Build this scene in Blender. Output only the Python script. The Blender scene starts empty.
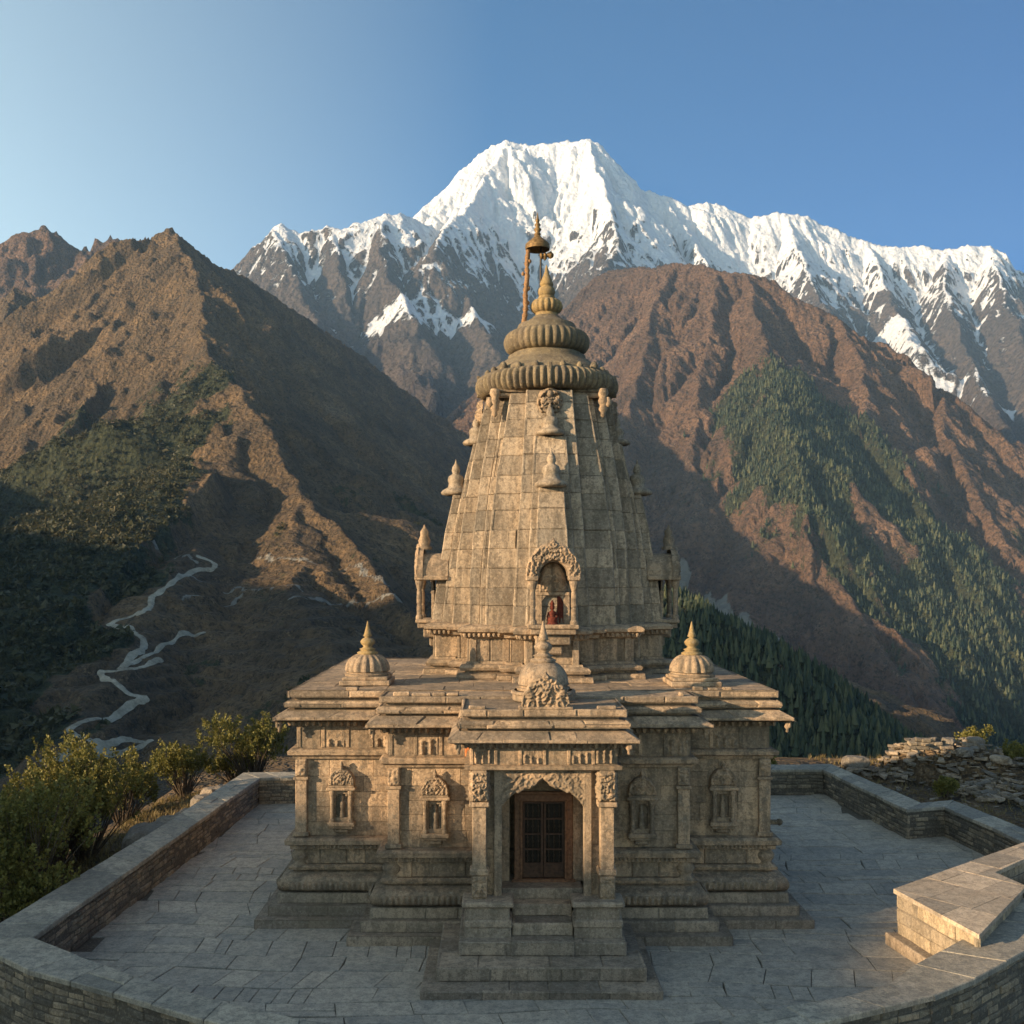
import bpy, math, random
import numpy as np
from mathutils import Vector
R = math.radians
scene = bpy.context.scene
COL = scene.collection

# ---------------------------------------------------------------- camera, sky, sun, exposure
F, CX, HY, CH = 990.0, 500.0, 575.0, 7.8        # focal length in px, principal column, horizon row, camera height
cam_d = bpy.data.cameras.new('camera')
cam = bpy.data.objects.new('camera', cam_d); COL.objects.link(cam)
cam.location = (0, 0, CH); cam.rotation_euler = (R(90), 0, 0)
cam_d.sensor_width = 36; cam_d.lens = F/1024*36
cam_d.shift_x = (512-CX)/1024; cam_d.shift_y = (HY-512)/1024
cam_d.clip_start = 0.1; cam_d.clip_end = 60000
scene.camera = cam

SUN_AZ, SUN_EL = 62.5, 14.6                     # degrees from the temple's front normal towards the left, and above the horizon
world = bpy.data.worlds.new('World'); scene.world = world; world.use_nodes = True
wn = world.node_tree.nodes; wl = world.node_tree.links; wn.clear()
wo = wn.new('ShaderNodeOutputWorld'); bg = wn.new('ShaderNodeBackground'); sky = wn.new('ShaderNodeTexSky')
sky.sky_type = 'NISHITA'; sky.sun_disc = False
sky.sun_elevation = R(SUN_EL); sky.sun_rotation = R(180+SUN_AZ)
sky.altitude = 2500; sky.air_density = 1.0; sky.dust_density = 0.3; sky.ozone_density = 3.5
bg.inputs['Strength'].default_value = 0.125
hs = wn.new('ShaderNodeHueSaturation'); hs.inputs['Hue'].default_value = .49; hs.inputs['Saturation'].default_value = .9; wl.new(sky.outputs[0], hs.inputs['Color']); 
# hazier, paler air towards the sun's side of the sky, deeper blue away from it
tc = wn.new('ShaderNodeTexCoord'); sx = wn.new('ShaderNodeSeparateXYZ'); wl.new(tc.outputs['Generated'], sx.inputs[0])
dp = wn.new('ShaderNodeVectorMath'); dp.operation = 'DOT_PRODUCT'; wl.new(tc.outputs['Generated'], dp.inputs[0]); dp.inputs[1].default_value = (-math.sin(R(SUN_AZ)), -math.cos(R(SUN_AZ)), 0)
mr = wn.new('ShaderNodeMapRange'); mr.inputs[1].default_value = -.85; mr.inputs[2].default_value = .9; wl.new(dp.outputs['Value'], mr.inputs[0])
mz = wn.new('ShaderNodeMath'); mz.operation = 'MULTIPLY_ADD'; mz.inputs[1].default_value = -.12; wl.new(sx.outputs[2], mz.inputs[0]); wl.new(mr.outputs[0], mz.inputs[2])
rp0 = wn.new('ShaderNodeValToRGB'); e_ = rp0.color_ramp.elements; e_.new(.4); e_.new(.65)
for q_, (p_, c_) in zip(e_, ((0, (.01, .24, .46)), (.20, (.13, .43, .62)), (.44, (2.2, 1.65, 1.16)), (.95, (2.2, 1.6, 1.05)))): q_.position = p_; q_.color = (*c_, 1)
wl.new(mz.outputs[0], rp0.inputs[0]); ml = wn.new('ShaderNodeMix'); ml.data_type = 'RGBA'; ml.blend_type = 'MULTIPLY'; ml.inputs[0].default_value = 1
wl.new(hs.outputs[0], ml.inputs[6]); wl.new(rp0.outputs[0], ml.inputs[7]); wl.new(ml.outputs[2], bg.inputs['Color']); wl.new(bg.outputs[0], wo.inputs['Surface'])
sd = bpy.data.lights.new('sun', 'SUN'); sun = bpy.data.objects.new('sun', sd); COL.objects.link(sun)
sd.energy = 5.0; sd.angle = R(0.5); sd.color = (1.0, 0.74, 0.46)
sdir = Vector((-math.sin(R(SUN_AZ))*math.cos(R(SUN_EL)), -math.cos(R(SUN_AZ))*math.cos(R(SUN_EL)), math.sin(R(SUN_EL))))
sun.rotation_euler = sdir.to_track_quat('Z', 'Y').to_euler(); sun.location = (-40, -20, 60)
scene.view_settings.view_transform = 'Standard'; scene.view_settings.look = 'None'
scene.view_settings.exposure = 1.22; scene.view_settings.gamma = 1
try:
    scene.cycles.volume_bounces = 0
    scene.cycles.use_denoising = True
    scene.cycles.max_bounces = 6
except Exception: pass

def P(px, py, Y):                               # a point Y metres ahead, seen in column px and row py
    return ((px-CX)/F*Y, Y, CH-(py-HY)/F*Y)

# ---------------------------------------------------------------- object helpers
def link(o, parent=None):
    COL.objects.link(o)
    if parent is not None: o.parent = parent
    return o
def tag(o, label=None, cat=None, group=None, kind=None):
    if label: o['label'] = label
    if cat: o['category'] = cat
    if group: o['group'] = group
    if kind: o['kind'] = kind
    return o
def empty(name, loc=(0, 0, 0)):
    o = bpy.data.objects.new(name, None); COL.objects.link(o); o.location = loc; o.empty_display_size = .3
    return o
def mesh_np(name, verts, faces, mat=None, parent=None, smooth=False, attrs=None, uv=None):
    verts = np.asarray(verts, dtype=np.float32)
    me = bpy.data.meshes.new(name)
    if isinstance(faces, np.ndarray):
        k = faces.shape[1]; n = len(faces)
        idx = faces.astype(np.int32).ravel(); starts = np.arange(0, n*k, k, dtype=np.int32); tot = np.full(n, k, np.int32)
    else:
        n = len(faces); tot = np.array([len(f) for f in faces], np.int32)
        idx = np.array([i for f in faces for i in f], np.int32); starts = np.concatenate([[0], np.cumsum(tot)[:-1]]).astype(np.int32)
    me.vertices.add(len(verts)); me.vertices.foreach_set('co', verts.ravel())
    me.loops.add(len(idx)); me.loops.foreach_set('vertex_index', idx)
    me.polygons.add(n); me.polygons.foreach_set('loop_start', starts); me.polygons.foreach_set('loop_total', tot)
    me.polygons.foreach_set('use_smooth', np.full(n, smooth, bool))
    me.update(calc_edges=True)
    if attrs:
        for an, (dom, data) in attrs.items():
            data = np.asarray(data, np.float32)
            if data.ndim == 2:
                a = me.color_attributes.new(an, 'FLOAT_COLOR', dom); a.data.foreach_set('color', data.ravel())
            else:
                a = me.attributes.new(an, 'FLOAT', dom); a.data.foreach_set('value', data)
    if uv is not None:
        l = me.uv_layers.new(name='UVMap'); l.data.foreach_set('uv', np.asarray(uv, np.float32).ravel())
    if mat: me.materials.append(mat)
    o = bpy.data.objects.new(name, me)
    return link(o, parent)

# ---------------------------------------------------------------- noise
def _grad(ix, iy, seed):
    h = (ix.astype(np.int64)*374761393 + iy.astype(np.int64)*668265263 + seed*974711) & 0xffffffff
    h = ((h ^ (h >> 13))*1274126177) & 0xffffffff
    h = h ^ (h >> 16)
    a = (h & 0xffff)/65536.0*2*np.pi
    return np.cos(a), np.sin(a)
def perlin(x, y, seed=0):
    x = np.asarray(x, float); y = np.asarray(y, float)
    ix = np.floor(x); iy = np.floor(y); fx = x-ix; fy = y-iy
    u = fx*fx*fx*(fx*(fx*6-15)+10); v = fy*fy*fy*(fy*(fy*6-15)+10)
    def d(ox, oy):
        gx, gy = _grad(ix+ox, iy+oy, seed); return gx*(fx-ox)+gy*(fy-oy)
    a = d(0, 0); b = d(1, 0); c = d(0, 1); e = d(1, 1)
    return ((a+(b-a)*u)*(1-v)+(c+(e-c)*u)*v)*1.5
def fbm(x, y, o=5, seed=0, g=.5, l=2.03):
    s = 0; a = 1; t = 0
    for i in range(o):
        s = s+a*perlin(x, y, seed+i*17); t += a; a *= g; x = x*l+3.1; y = y*l-1.7
    return s/t*1.4
def ridged(x, y, o=5, seed=0, g=.5, l=2.07):
    s = 0; a = 1; t = 0; w = 1
    for i in range(o):
        n = (1-np.abs(perlin(x, y, seed+i*13))*1.6)
        n = np.clip(n, 0, 1)**2; s = s+a*n*w; w = np.clip(n*1.4, 0, 1); t += a; a *= g; x = x*l+5.3; y = y*l+2.9
    return s/t
def sstep(a, b, x):
    t = np.clip((x-a)/(b-a), 0, 1); return t*t*(3-2*t)

# ---------------------------------------------------------------- shader helpers
class NT:
    def __init__(s, name, rough=.9):
        s.m = bpy.data.materials.new(name); s.m.use_nodes = True
        s.n = s.m.node_tree.nodes; s.l = s.m.node_tree.links
        s.b = s.n['Principled BSDF']; s.b.inputs['Roughness'].default_value = rough
        s.b.inputs['Specular IOR Level'].default_value = .25
        s.co = s.n.new('ShaderNodeTexCoord'); s.pos = s.n.new('ShaderNodeNewGeometry').outputs['Position']
    def put(s, sock, v):
        if hasattr(v, 'links') or isinstance(v, bpy.types.NodeSocket): s.l.new(v, sock)
        else: sock.default_value = v
    def noise(s, scale, detail=5, rough=.55, vec=None, out=0, dist=0):
        n = s.n.new('ShaderNodeTexNoise'); n.inputs['Scale'].default_value = scale; n.inputs['Detail'].default_value = detail
        n.inputs['Roughness'].default_value = rough; n.inputs['Distortion'].default_value = dist
        s.l.new(vec if vec is not None else s.pos, n.inputs['Vector']); return n.outputs[out]
    def voro(s, scale, feat='F1', vec=None, out='Distance'):
        n = s.n.new('ShaderNodeTexVoronoi'); n.feature = feat; n.inputs['Scale'].default_value = scale
        s.l.new(vec if vec is not None else s.pos, n.inputs['Vector']); return n.outputs[out]
    def scale(s, v, sc):
        n = s.n.new('ShaderNodeVectorMath'); n.operation = 'MULTIPLY'; s.put(n.inputs[0], v); n.inputs[1].default_value = sc; return n.outputs[0]
    def ramp(s, f, stops, interp='LINEAR'):
        n = s.n.new('ShaderNodeValToRGB'); e = n.color_ramp.elements; n.color_ramp.interpolation = interp
        while len(e) < len(stops): e.new(.5)
        for i, (p, c) in enumerate(stops):
            e[i].position = p; e[i].color = (*c, 1) if not isinstance(c, (int, float)) else (c, c, c, 1)
        s.put(n.inputs[0], f); return n.outputs[0]
    def mix(s, f, a, b, mode='MIX'):
        n = s.n.new('ShaderNodeMix'); n.data_type = 'RGBA'; n.blend_type = mode
        s.put(n.inputs[0], f)
        for k, v in ((6, a), (7, b)): s.put(n.inputs[k], (*v, 1) if isinstance(v, tuple) and len(v) == 3 else v)
        return n.outputs[2]
    def math(s, op, a, b=None, clamp=False):
        n = s.n.new('ShaderNodeMath'); n.operation = op; n.use_clamp = clamp; s.put(n.inputs[0], a)
        if b is not None: s.put(n.inputs[1], b)
        return n.outputs[0]
    def attr(s, name, out='Fac'):
        n = s.n.new('ShaderNodeAttribute'); n.attribute_name = name; return n.outputs[out]
    def sep(s, c):
        n = s.n.new('ShaderNodeSeparateColor'); s.l.new(c, n.inputs[0]); return n.outputs
    def bump(s, h, strength=.5, dist=.02, normal=None):
        n = s.n.new('ShaderNodeBump'); n.inputs['Strength'].default_value = strength; n.inputs['Distance'].default_value = dist
        s.l.new(h, n.inputs['Height'])
        if normal is not None: s.l.new(normal, n.inputs['Normal'])
        return n.outputs[0]
    def done(s, col=None, normal=None, rough=None):
        if col is not None: s.put(s.b.inputs['Base Color'], (*col, 1) if isinstance(col, tuple) else col)
        if normal is not None: s.l.new(normal, s.b.inputs['Normal'])
        if rough is not None: s.put(s.b.inputs['Roughness'], rough)
        return s.m
# ---------------------------------------------------------------- terrain: ridge skeletons + gullies + erosion
def erode(h, cell, n=60000, steps=50, rounds=3, seed=1, k=.3, dep=.25, mask=None):
    rng = np.random.default_rng(seed); H, W = h.shape; h = h.copy(); H0 = h.copy()
    for r in range(rounds):
        x = rng.uniform(1, W-2.01, n); y = rng.uniform(1, H-2.01, n); dx = np.zeros(n); dy = np.zeros(n)
        sed = np.zeros(n); vel = np.ones(n); wat = np.ones(n); alive = np.ones(n, bool)
        for s in range(steps):
            ix = x.astype(int); iy = y.astype(int); fx = x-ix; fy = y-iy
            i = iy*W+ix; hf = h.ravel()
            a = hf[i]; b = hf[i+1]; c = hf[i+W]; d = hf[i+W+1]
            gx = ((b-a)*(1-fy)+(d-c)*fy); gy = ((c-a)*(1-fx)+(d-b)*fx)
            h0 = a*(1-fx)*(1-fy)+b*fx*(1-fy)+c*(1-fx)*fy+d*fx*fy
            dx = dx*.3-gx*.7; dy = dy*.3-gy*.7
            L = np.hypot(dx, dy)+1e-9; dx /= L; dy /= L
            x2 = np.clip(x+dx, 1, W-2.01); y2 = np.clip(y+dy, 1, H-2.01)
            jx = x2.astype(int); jy = y2.astype(int); gx2 = x2-jx; gy2 = y2-jy; j = jy*W+jx
            h1 = hf[j]*(1-gx2)*(1-gy2)+hf[j+1]*gx2*(1-gy2)+hf[j+W]*(1-gx2)*gy2+hf[j+W+1]*gx2*gy2
            dh = (h1-h0)/cell
            cap = np.maximum(-dh, .02)*vel*wat*2.0
            ero = np.where(dh > 0, -np.minimum(sed, dh), np.where(sed > cap, -(sed-cap)*dep, np.minimum((cap-sed)*k, np.maximum(-dh, 0)*.5)))
            sed = sed+ero; am = -ero*cell*.35
            dl = 0
            for q, w in ((0, (1-fx)*(1-fy)), (1, fx*(1-fy)), (W, (1-fx)*fy), (W+1, fx*fy)):
                dl = dl+np.bincount(i+q, am*w, minlength=hf.size)
            hf = hf+np.clip(dl, -.12*cell, .03*cell); h = np.clip(hf.reshape(H, W), H0-5*cell, H0+.5*cell)
            vel = np.sqrt(np.clip(vel*vel-dh, .05, 9)); wat *= .985; x = x2; y = y2
    return h

def ridge_field(X, Y, ridges, base):
    """ridges: list of (points, slope) ; returns height, along-ridge parameter, distance to the ridge"""
    best = np.full(X.shape, -1e9); U = np.zeros(X.shape); V = np.zeros(X.shape)
    for ri, (pts, sl) in enumerate(ridges):
        u0 = ri*7777.0
        for (a, b) in zip(pts[:-1], pts[1:]):
            ax, ay, az = a; bx, by, bz = b; dx, dy = bx-ax, by-ay; L2 = dx*dx+dy*dy+1e-9; L = math.sqrt(L2)
            t = np.clip(((X-ax)*dx+(Y-ay)*dy)/L2, 0, 1)
            d = np.hypot(X-ax-t*dx, Y-ay-t*dy)
            side = ((X-ax)*dy-(Y-ay)*dx) > 0
            if isinstance(sl, tuple): s = np.where(side, sl[0], sl[1])
            else: s = sl
            h = az+(bz-az)*t-s*d
            m = h > best
            best = np.where(m, h, best); U = np.where(m, u0+t*L+np.where(side, 333.3, 0), U); V = np.where(m, d, V); u0 += L
    return np.maximum(best, base), U, V

def ribs(U, V, X, Y, lam, amp, seed):
    """spurs and gullies running down from the ridge line, forking as they go"""
    w = fbm(X/(lam*1.6), Y/(lam*1.6), 4, seed*7)
    n = perlin(U/lam+w*.55, V/(lam*7)+U*.0011, seed*11); n2 = perlin(U/(lam*.5)+w*.9, V/(lam*4), seed*13)
    f = sstep(lam*.5, lam*3, V)
    k = (1-np.abs(n)*2.6)*(1-f*.35)+(1-np.abs(n2)*2.6)*f*.45
    return -(k-.35)*amp*sstep(0, lam*.9, V)

def grid_mesh(name, xs, ys, Z, mat, colour, extra=None):
    H, W = Z.shape; X, Y = np.meshgrid(xs, ys)
    v = np.stack([X, Y, Z], -1).reshape(-1, 3)
    i = (np.arange(H-1)[:, None]*W+np.arange(W-1)[None]).ravel()
    f = np.stack([i, i+1, i+W+1, i+W], -1)
    if extra is not None:
        f = f[extra[:-1, :-1].ravel()]
    o = mesh_np(name, v, f, mat, smooth=True, attrs={'zone': ('POINT', colour.reshape(-1, 4))})
    return tag(o, kind='structure')

def normals(Z, step):
    gy, gx = np.gradient(Z, step); n = 1/np.sqrt(1+gx*gx+gy*gy)
    return gx, gy, n
def blur(Z, k):
    for _ in range(k):
        Q = np.pad(Z, 1, mode='edge'); Z = (Z+Q[2:, 1:-1]+Q[:-2, 1:-1]+Q[1:-1, 2:]+Q[1:-1, :-2])/5
    return Z
def interp(xs, ys, Z, x, y):
    fx = np.clip((np.asarray(x)-xs[0])/(xs[1]-xs[0]), 0, len(xs)-1.001); fy = np.clip((np.asarray(y)-ys[0])/(ys[1]-ys[0]), 0, len(ys)-1.001)
    ix = fx.astype(int); iy = fy.astype(int); fx = fx-ix; fy = fy-iy
    return Z[iy, ix]*(1-fx)*(1-fy)+Z[iy, ix+1]*fx*(1-fy)+Z[iy+1, ix]*(1-fx)*fy+Z[iy+1, ix+1]*fx*fy
def px_of(x, y, z):
    return CX+x/np.maximum(y, 1)*F, HY-(z-CH)/np.maximum(y, 1)*F

def PP(*t): return [P(*q) for q in t]

# -- materials
def rock_mat(name, sc, cols, forest=((.028, .036, .018), (.075, .078, .034)), snow=(.66, .67, .70), bump=1.0):
    t = NT(name, .95); z = t.sep(t.attr('zone', 'Color'))
    n1 = t.noise(sc, 8, .62); n2 = t.noise(sc*6, 6, .65); n3 = t.noise(sc*22, 5, .7)
    streak = t.noise(1.0, 6, .6, vec=t.scale(t.pos, (sc*9, sc*9, sc*1.6)))
    c = t.ramp(n1, [(.30, cols[0]), (.48, cols[1]), (.62, cols[2]), (.78, cols[3])])
    c = t.mix(t.math('MULTIPLY', t.ramp(streak, [(.42, 0.0), (.62, 1.0)]), .45), c, cols[0])
    spk = t.noise(sc*55, 4, .7); vo = t.voro(sc*16)
    c = t.mix(t.ramp(t.math('ADD', t.math('MULTIPLY', n3, .6), t.math('MULTIPLY', spk, .4)), [(.40, .8), (.52, 0.0)]), c, (.035, .032, .02))
    c = t.mix(t.ramp(t.math('ADD', t.math('MULTIPLY', n2, .5), t.math('MULTIPLY', spk, .5)), [(.56, 0.0), (.64, .6)]), c, cols[3])
    fn = t.math('ADD', z[1], t.math('MULTIPLY', t.math('SUBTRACT', n2, .5), 1.1))
    fm = t.ramp(t.math('ADD', fn, t.math('MULTIPLY', t.math('SUBTRACT', n3, .5), .8)), [(.42, 0.0), (.56, 1.0)])
    c = t.mix(fm, c, t.mix(t.ramp(n3, [(.4, 0.0), (.65, 1.0)]), forest[0], forest[1]))
    c = t.mix(t.ramp(t.math('ADD', z[2], t.math('MULTIPLY', t.math('SUBTRACT', n3, .5), .5)), [(.4, 0.0), (.6, 1.0)]), c, (.30, .28, .24))
    sn = t.math('ADD', z[0], t.math('MULTIPLY', t.math('SUBTRACT', streak, .5), .9))
    sn = t.math('ADD', sn, t.math('MULTIPLY', t.math('SUBTRACT', n3, .5), .9))
    sm = t.ramp(sn, [(.43, 0.0), (.58, 1.0)])
    c = t.mix(sm, c, snow)
    hgt = t.math('ADD', t.math('MULTIPLY', n2, 1.0), t.math('MULTIPLY', n3, .45))
    hgt = t.math('ADD', hgt, t.math('MULTIPLY', streak, .9)); hgt = t.math('ADD', hgt, t.math('MULTIPLY', vo, .5)); hgt = t.math('ADD', hgt, t.math('MULTIPLY', spk, .25))
    hgt = t.math('MULTIPLY', hgt, t.math('SUBTRACT', 1.0, t.math('MULTIPLY', sm, .72)))
    return t.done(c, t.bump(hgt, bump, 1/sc*.15))

EARTH = ((.085, .064, .042), (.175, .115, .063), (.265, .168, .085), (.36, .25, .145))
M_near = rock_mat('slope_earth', .012, EARTH)
M_mid = rock_mat('mountain_rock', .006, ((.105, .07, .052), (.20, .118, .076), (.285, .168, .105), (.37, .245, .165)))
M_far = rock_mat('high_rock', .0022, ((.095, .078, .07), (.145, .112, .094), (.20, .15, .118), (.27, .215, .175)), bump=1.0)

# -- left mountain (summit over the valley, spur running down towards the temple, hillside with the road)
def build_left():
    st = 2.6
    xs = np.arange(-1250, 420, st); ys = np.arange(260, 2950, st)
    X, Y = np.meshgrid(xs, ys)
    wx = X+fbm(X/170, Y/170, 4, 3)*14+fbm(X/40, Y/40, 3, 5)*6; wy = Y+fbm(X/170, Y/170, 4, 9)*14+fbm(X/40, Y/40, 3, 15)*6
    spur = PP((167, 226, 1700), (198, 272, 1490), (208, 322, 1290), (210, 362, 1150), (240, 385, 1060), (264, 432, 950), (300, 490, 850), (345, 535, 745), (385, 575, 660), (425, 622, 580), (480, 650, 490))
    ridges = [
        (spur, (.85, .85)),
        (PP((167, 226, 1700), (190, 241, 1750), (215, 262, 1840), (240, 274, 1950), (270, 296, 2060), (320, 327, 2230), (370, 362, 2400), (420, 402, 2560), (460, 432, 2680), (530, 500, 2760), (620, 600, 2800)), (1.0, 1.0)),
        (PP((167, 226, 1700), (152, 236, 1705), (140, 254, 1720), (120, 275, 1750), (100, 300, 1800), (75, 306, 1850), (40, 298, 1900), (17, 288, 1900), (0, 305, 1900), (-60, 340, 1900), (-160, 400, 1900)), (1.0, 1.0)),
        (PP((140, 254, 1720), (122, 310, 1480), (105, 370, 1270), (66, 440, 1090), (35, 500, 960), (-40, 590, 820)), (.9, .9)),
        (PP((17, 288, 1900), (0, 340, 1650), (-30, 400, 1450), (-80, 480, 1300)), (1.0, 1.0)),
        (PP((250, 410, 1000), (225, 470, 880), (205, 535, 760), (165, 585, 590), (130, 640, 500), (95, 700, 420), (50, 765, 340), (-20, 870, 265)), (.33, .55)),
        (PP((300, 490, 850), (290, 560, 700), (300, 610, 560), (330, 660, 450), (330, 740, 360)), (.40, .34)),
    ]
    h, U, V = ridge_field(wx, wy, ridges, -170)
    g = sstep(0, 90, V); low = sstep(700, 420, Y)*1.0
    rough = 1-.80*sstep(1020, 700, Y)*sstep(-500, -250, X+(1000-Y)*.1)
    cx_ = np.interp(Y, [580, 660, 745, 850, 950, 1060, 1150, 1290, 1490, 1700], [-44, -77, -117, -172, -226, -278, -337, -380, -455, -572])
    rough = rough*(1-.5*sstep(-10, 90, X-cx_)*sstep(2900, 1500, Y))
    h += ribs(U, V, X, Y, 130, 34, 31)*rough+ribs(U, V, X, Y, 52, 15, 32)*rough+ribs(U, V, X, Y, 21, 5.5, 33)*(.3+.7*rough)
    h += (ridged(X/130, Y/130, 6, 41)-.4)*9*rough*sstep(0, 25, V)+(ridged(X/44, Y/44, 5, 47, .6)-.4)*8*rough+fbm(X/14, Y/14, 3, 51)*1.6*rough
    cliff = sstep(1150, 1350, Y)
    h += (ridged(X/30, Y/30, 4, 43)-.4)*6*cliff
    h = erode(h, st, 60000, 45, 3, 5)
    for _ in range(10):                                           # scarps too steep to stand slump back
        gy_, gx_ = np.gradient(h, st); h = np.where(gx_*gx_+gy_*gy_ > 2.2, blur(h, 1), h)
    # terraces on the cultivated hillside
    ter = sstep(760, 620, Y)*sstep(-420, -260, X)*sstep(-230, -150, -Y+0*X+0) if False else sstep(760, 640, Y)*sstep(-330, -230, X)
    tz = 5.5; q = h+fbm(X/60, Y/60, 3, 61)*4; fl = np.floor(q/tz); fr = q/tz-fl
    h2 = h+(sstep(.55, 1.0, fr)-fr)*tz
    h = h*(1-ter*.75)+h2*ter*.75
    pxx, pyy = px_of(X, Y, h)
    gx, gy, nz = normals(h, st)
    # vegetation: patches on the lit slope, closed wood low on the left flank
    n = fbm(X/60, Y/60, 5, 71); n_s = fbm(X/16, Y/16, 3, 73)
    veg = .02+n*.5
    veg += .35*sstep(60, 15, np.abs(h-(.42*(Y-900)+20)))*sstep(1250, 1100, Y)*sstep(800, 900, Y)*sstep(0, .3, n)
    veg += .95*sstep(0, 45, -(X+150+(Y-340)*.18)+n*30)*sstep(1250, 1000, Y)
    veg += .10*(gx > 0)*sstep(1400, 1100, Y)*sstep(500, 700, Y)+.16*sstep(0, .5, n_s)*sstep(900, 700, Y)
    veg = veg*sstep(1500, 1250, Y)
    Z = np.zeros(X.shape+(4,)); Z[..., 1] = np.clip(veg, 0, 1); Z[..., 3] = 1
    return xs, ys, h, Z

left = build_left()
def cast(T, px, py, y0=None, y1=None):
    """where the sight line through (px, py) meets terrain T: used to survey the road and streams in world metres"""
    xs, ys, h = T[:3]; Yv = np.arange(y0 or ys[0]+1, y1 or ys[-1]-1, 2.0)
    x = (px-CX)/F*Yv; z = CH-(py-HY)/F*Yv
    hit = np.where((interp(xs, ys, h, x, Yv) > z) & (x > xs[0]) & (x < xs[-1]))[0]
    k = hit[0] if len(hit) else len(Yv)-1
    return x[k], Yv[k]
def line_dist(X, Y, pts):
    D = np.full(X.shape, 1e9)
    for (ax, ay), (bx, by) in zip(pts[:-1], pts[1:]):
        dx, dy = bx-ax, by-ay; t = np.clip(((X-ax)*dx+(Y-ay)*dy)/(dx*dx+dy*dy+1e-9), 0, 1)
        D = np.minimum(D, np.hypot(X-ax-t*dx, Y-ay-t*dy))
    return D

# -- mountain on the right (brown ribs, a band of conifers)
def build_right():
    st = 4.2
    xs = np.arange(-250, 2700, st); ys = np.arange(950, 3500, st)
    X, Y = np.meshgrid(xs, ys)
    wx = X+fbm(X/260, Y/260, 4, 103)*22+fbm(X/60, Y/60, 3, 105)*9; wy = Y+fbm(X/260, Y/260, 4, 109)*22+fbm(X/60, Y/60, 3, 115)*9
    sky_l = PP((572, 345, 3350), (582, 300, 3300), (600, 273, 3200), (625, 268, 3000), (650, 266, 2900), (675, 262, 2800), (700, 262, 2700), (715, 269, 2650), (745, 272, 2600), (770, 285, 2550), (800, 300, 2500), (840, 318, 2450), (870, 345, 2400), (900, 362, 2350), (930, 385, 2300), (960, 405, 2250), (1000, 440, 2150), (1060, 500, 2000), (1150, 600, 1850))
    ridges = [
        (sky_l, (1.05, 1.05)),
        (PP((745, 272, 2600), (762, 320, 2300), (775, 372, 2010), (780, 425, 1800), (792, 482, 1640), (830, 560, 1480), (882, 650, 1320), (950, 745, 1180), (1010, 840, 1050)), (.95, .9)),
        (PP((675, 262, 2800), (652, 320, 2480), (635, 390, 2180), (620, 460, 1940), (615, 540, 1750), (650, 600, 1600)), (1.0, 1.0)),
        (PP((715, 269, 2650), (710, 330, 2330), (697, 400, 2060), (692, 470, 1850), (700, 545, 1680), (730, 600, 1520)), (1.0, 1.0)),
        (PP((840, 318, 2450), (860, 380, 2130), (885, 450, 1870), (930, 530, 1660), (1000, 620, 1480)), (1.0, .95)),
        (PP((930, 385, 2300), (960, 460, 1960), (1010, 540, 1720), (1080, 620, 1530)), (1.0, .95)),
    ]
    h, U, V = ridge_field(wx, wy, ridges, -330)
    h += ribs(U, V, X, Y, 190, 48, 131)+ribs(U, V, X, Y, 80, 22, 132)+ribs(U, V, X, Y, 34, 9, 133)
    h += (ridged(X/170, Y/170, 6, 141)-.4)*10*sstep(0, 40, V)+(ridged(X/60, Y/60, 5, 147, .6)-.4)*9+(ridged(X/26, Y/26, 4, 151)-.4)*5
    h = erode(h, st, 60000, 45, 3, 6)
    gx, gy, nz = normals(h, st)
    Z = np.zeros(X.shape+(4,)); Z[..., 3] = 1
    T = (xs, ys, h, Z)
    n = fbm(X/110, Y/110, 5, 171)
    crest = [p[:2] for p in ridges[1][0]]
    band = [cast(T, *q) for q in ((790, 392), (822, 450), (870, 512), (930, 580), (985, 650), (1050, 715))]
    bd = line_dist(X, Y, band)
    veg = sstep(215, 110, bd+n*120)*.95
    veg += .12+.45*n-.25*sstep(150, 400, h)
    veg -= sstep(55, 25, line_dist(X, Y, [cast(T, 870, 515), cast(T, 900, 550)])+n*20)*.9
    Z[..., 1] = np.clip(veg, 0, 1)
    st_pts = [cast(T, *q) for q in ((676, 580), (700, 600), (730, 625), (765, 650), (800, 690), (850, 728), (905, 758))]
    Z[..., 2] = sstep(26, 6, line_dist(X, Y, st_pts)+fbm(X/30, Y/30, 3, 181)*22)*.75
    return T

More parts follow.
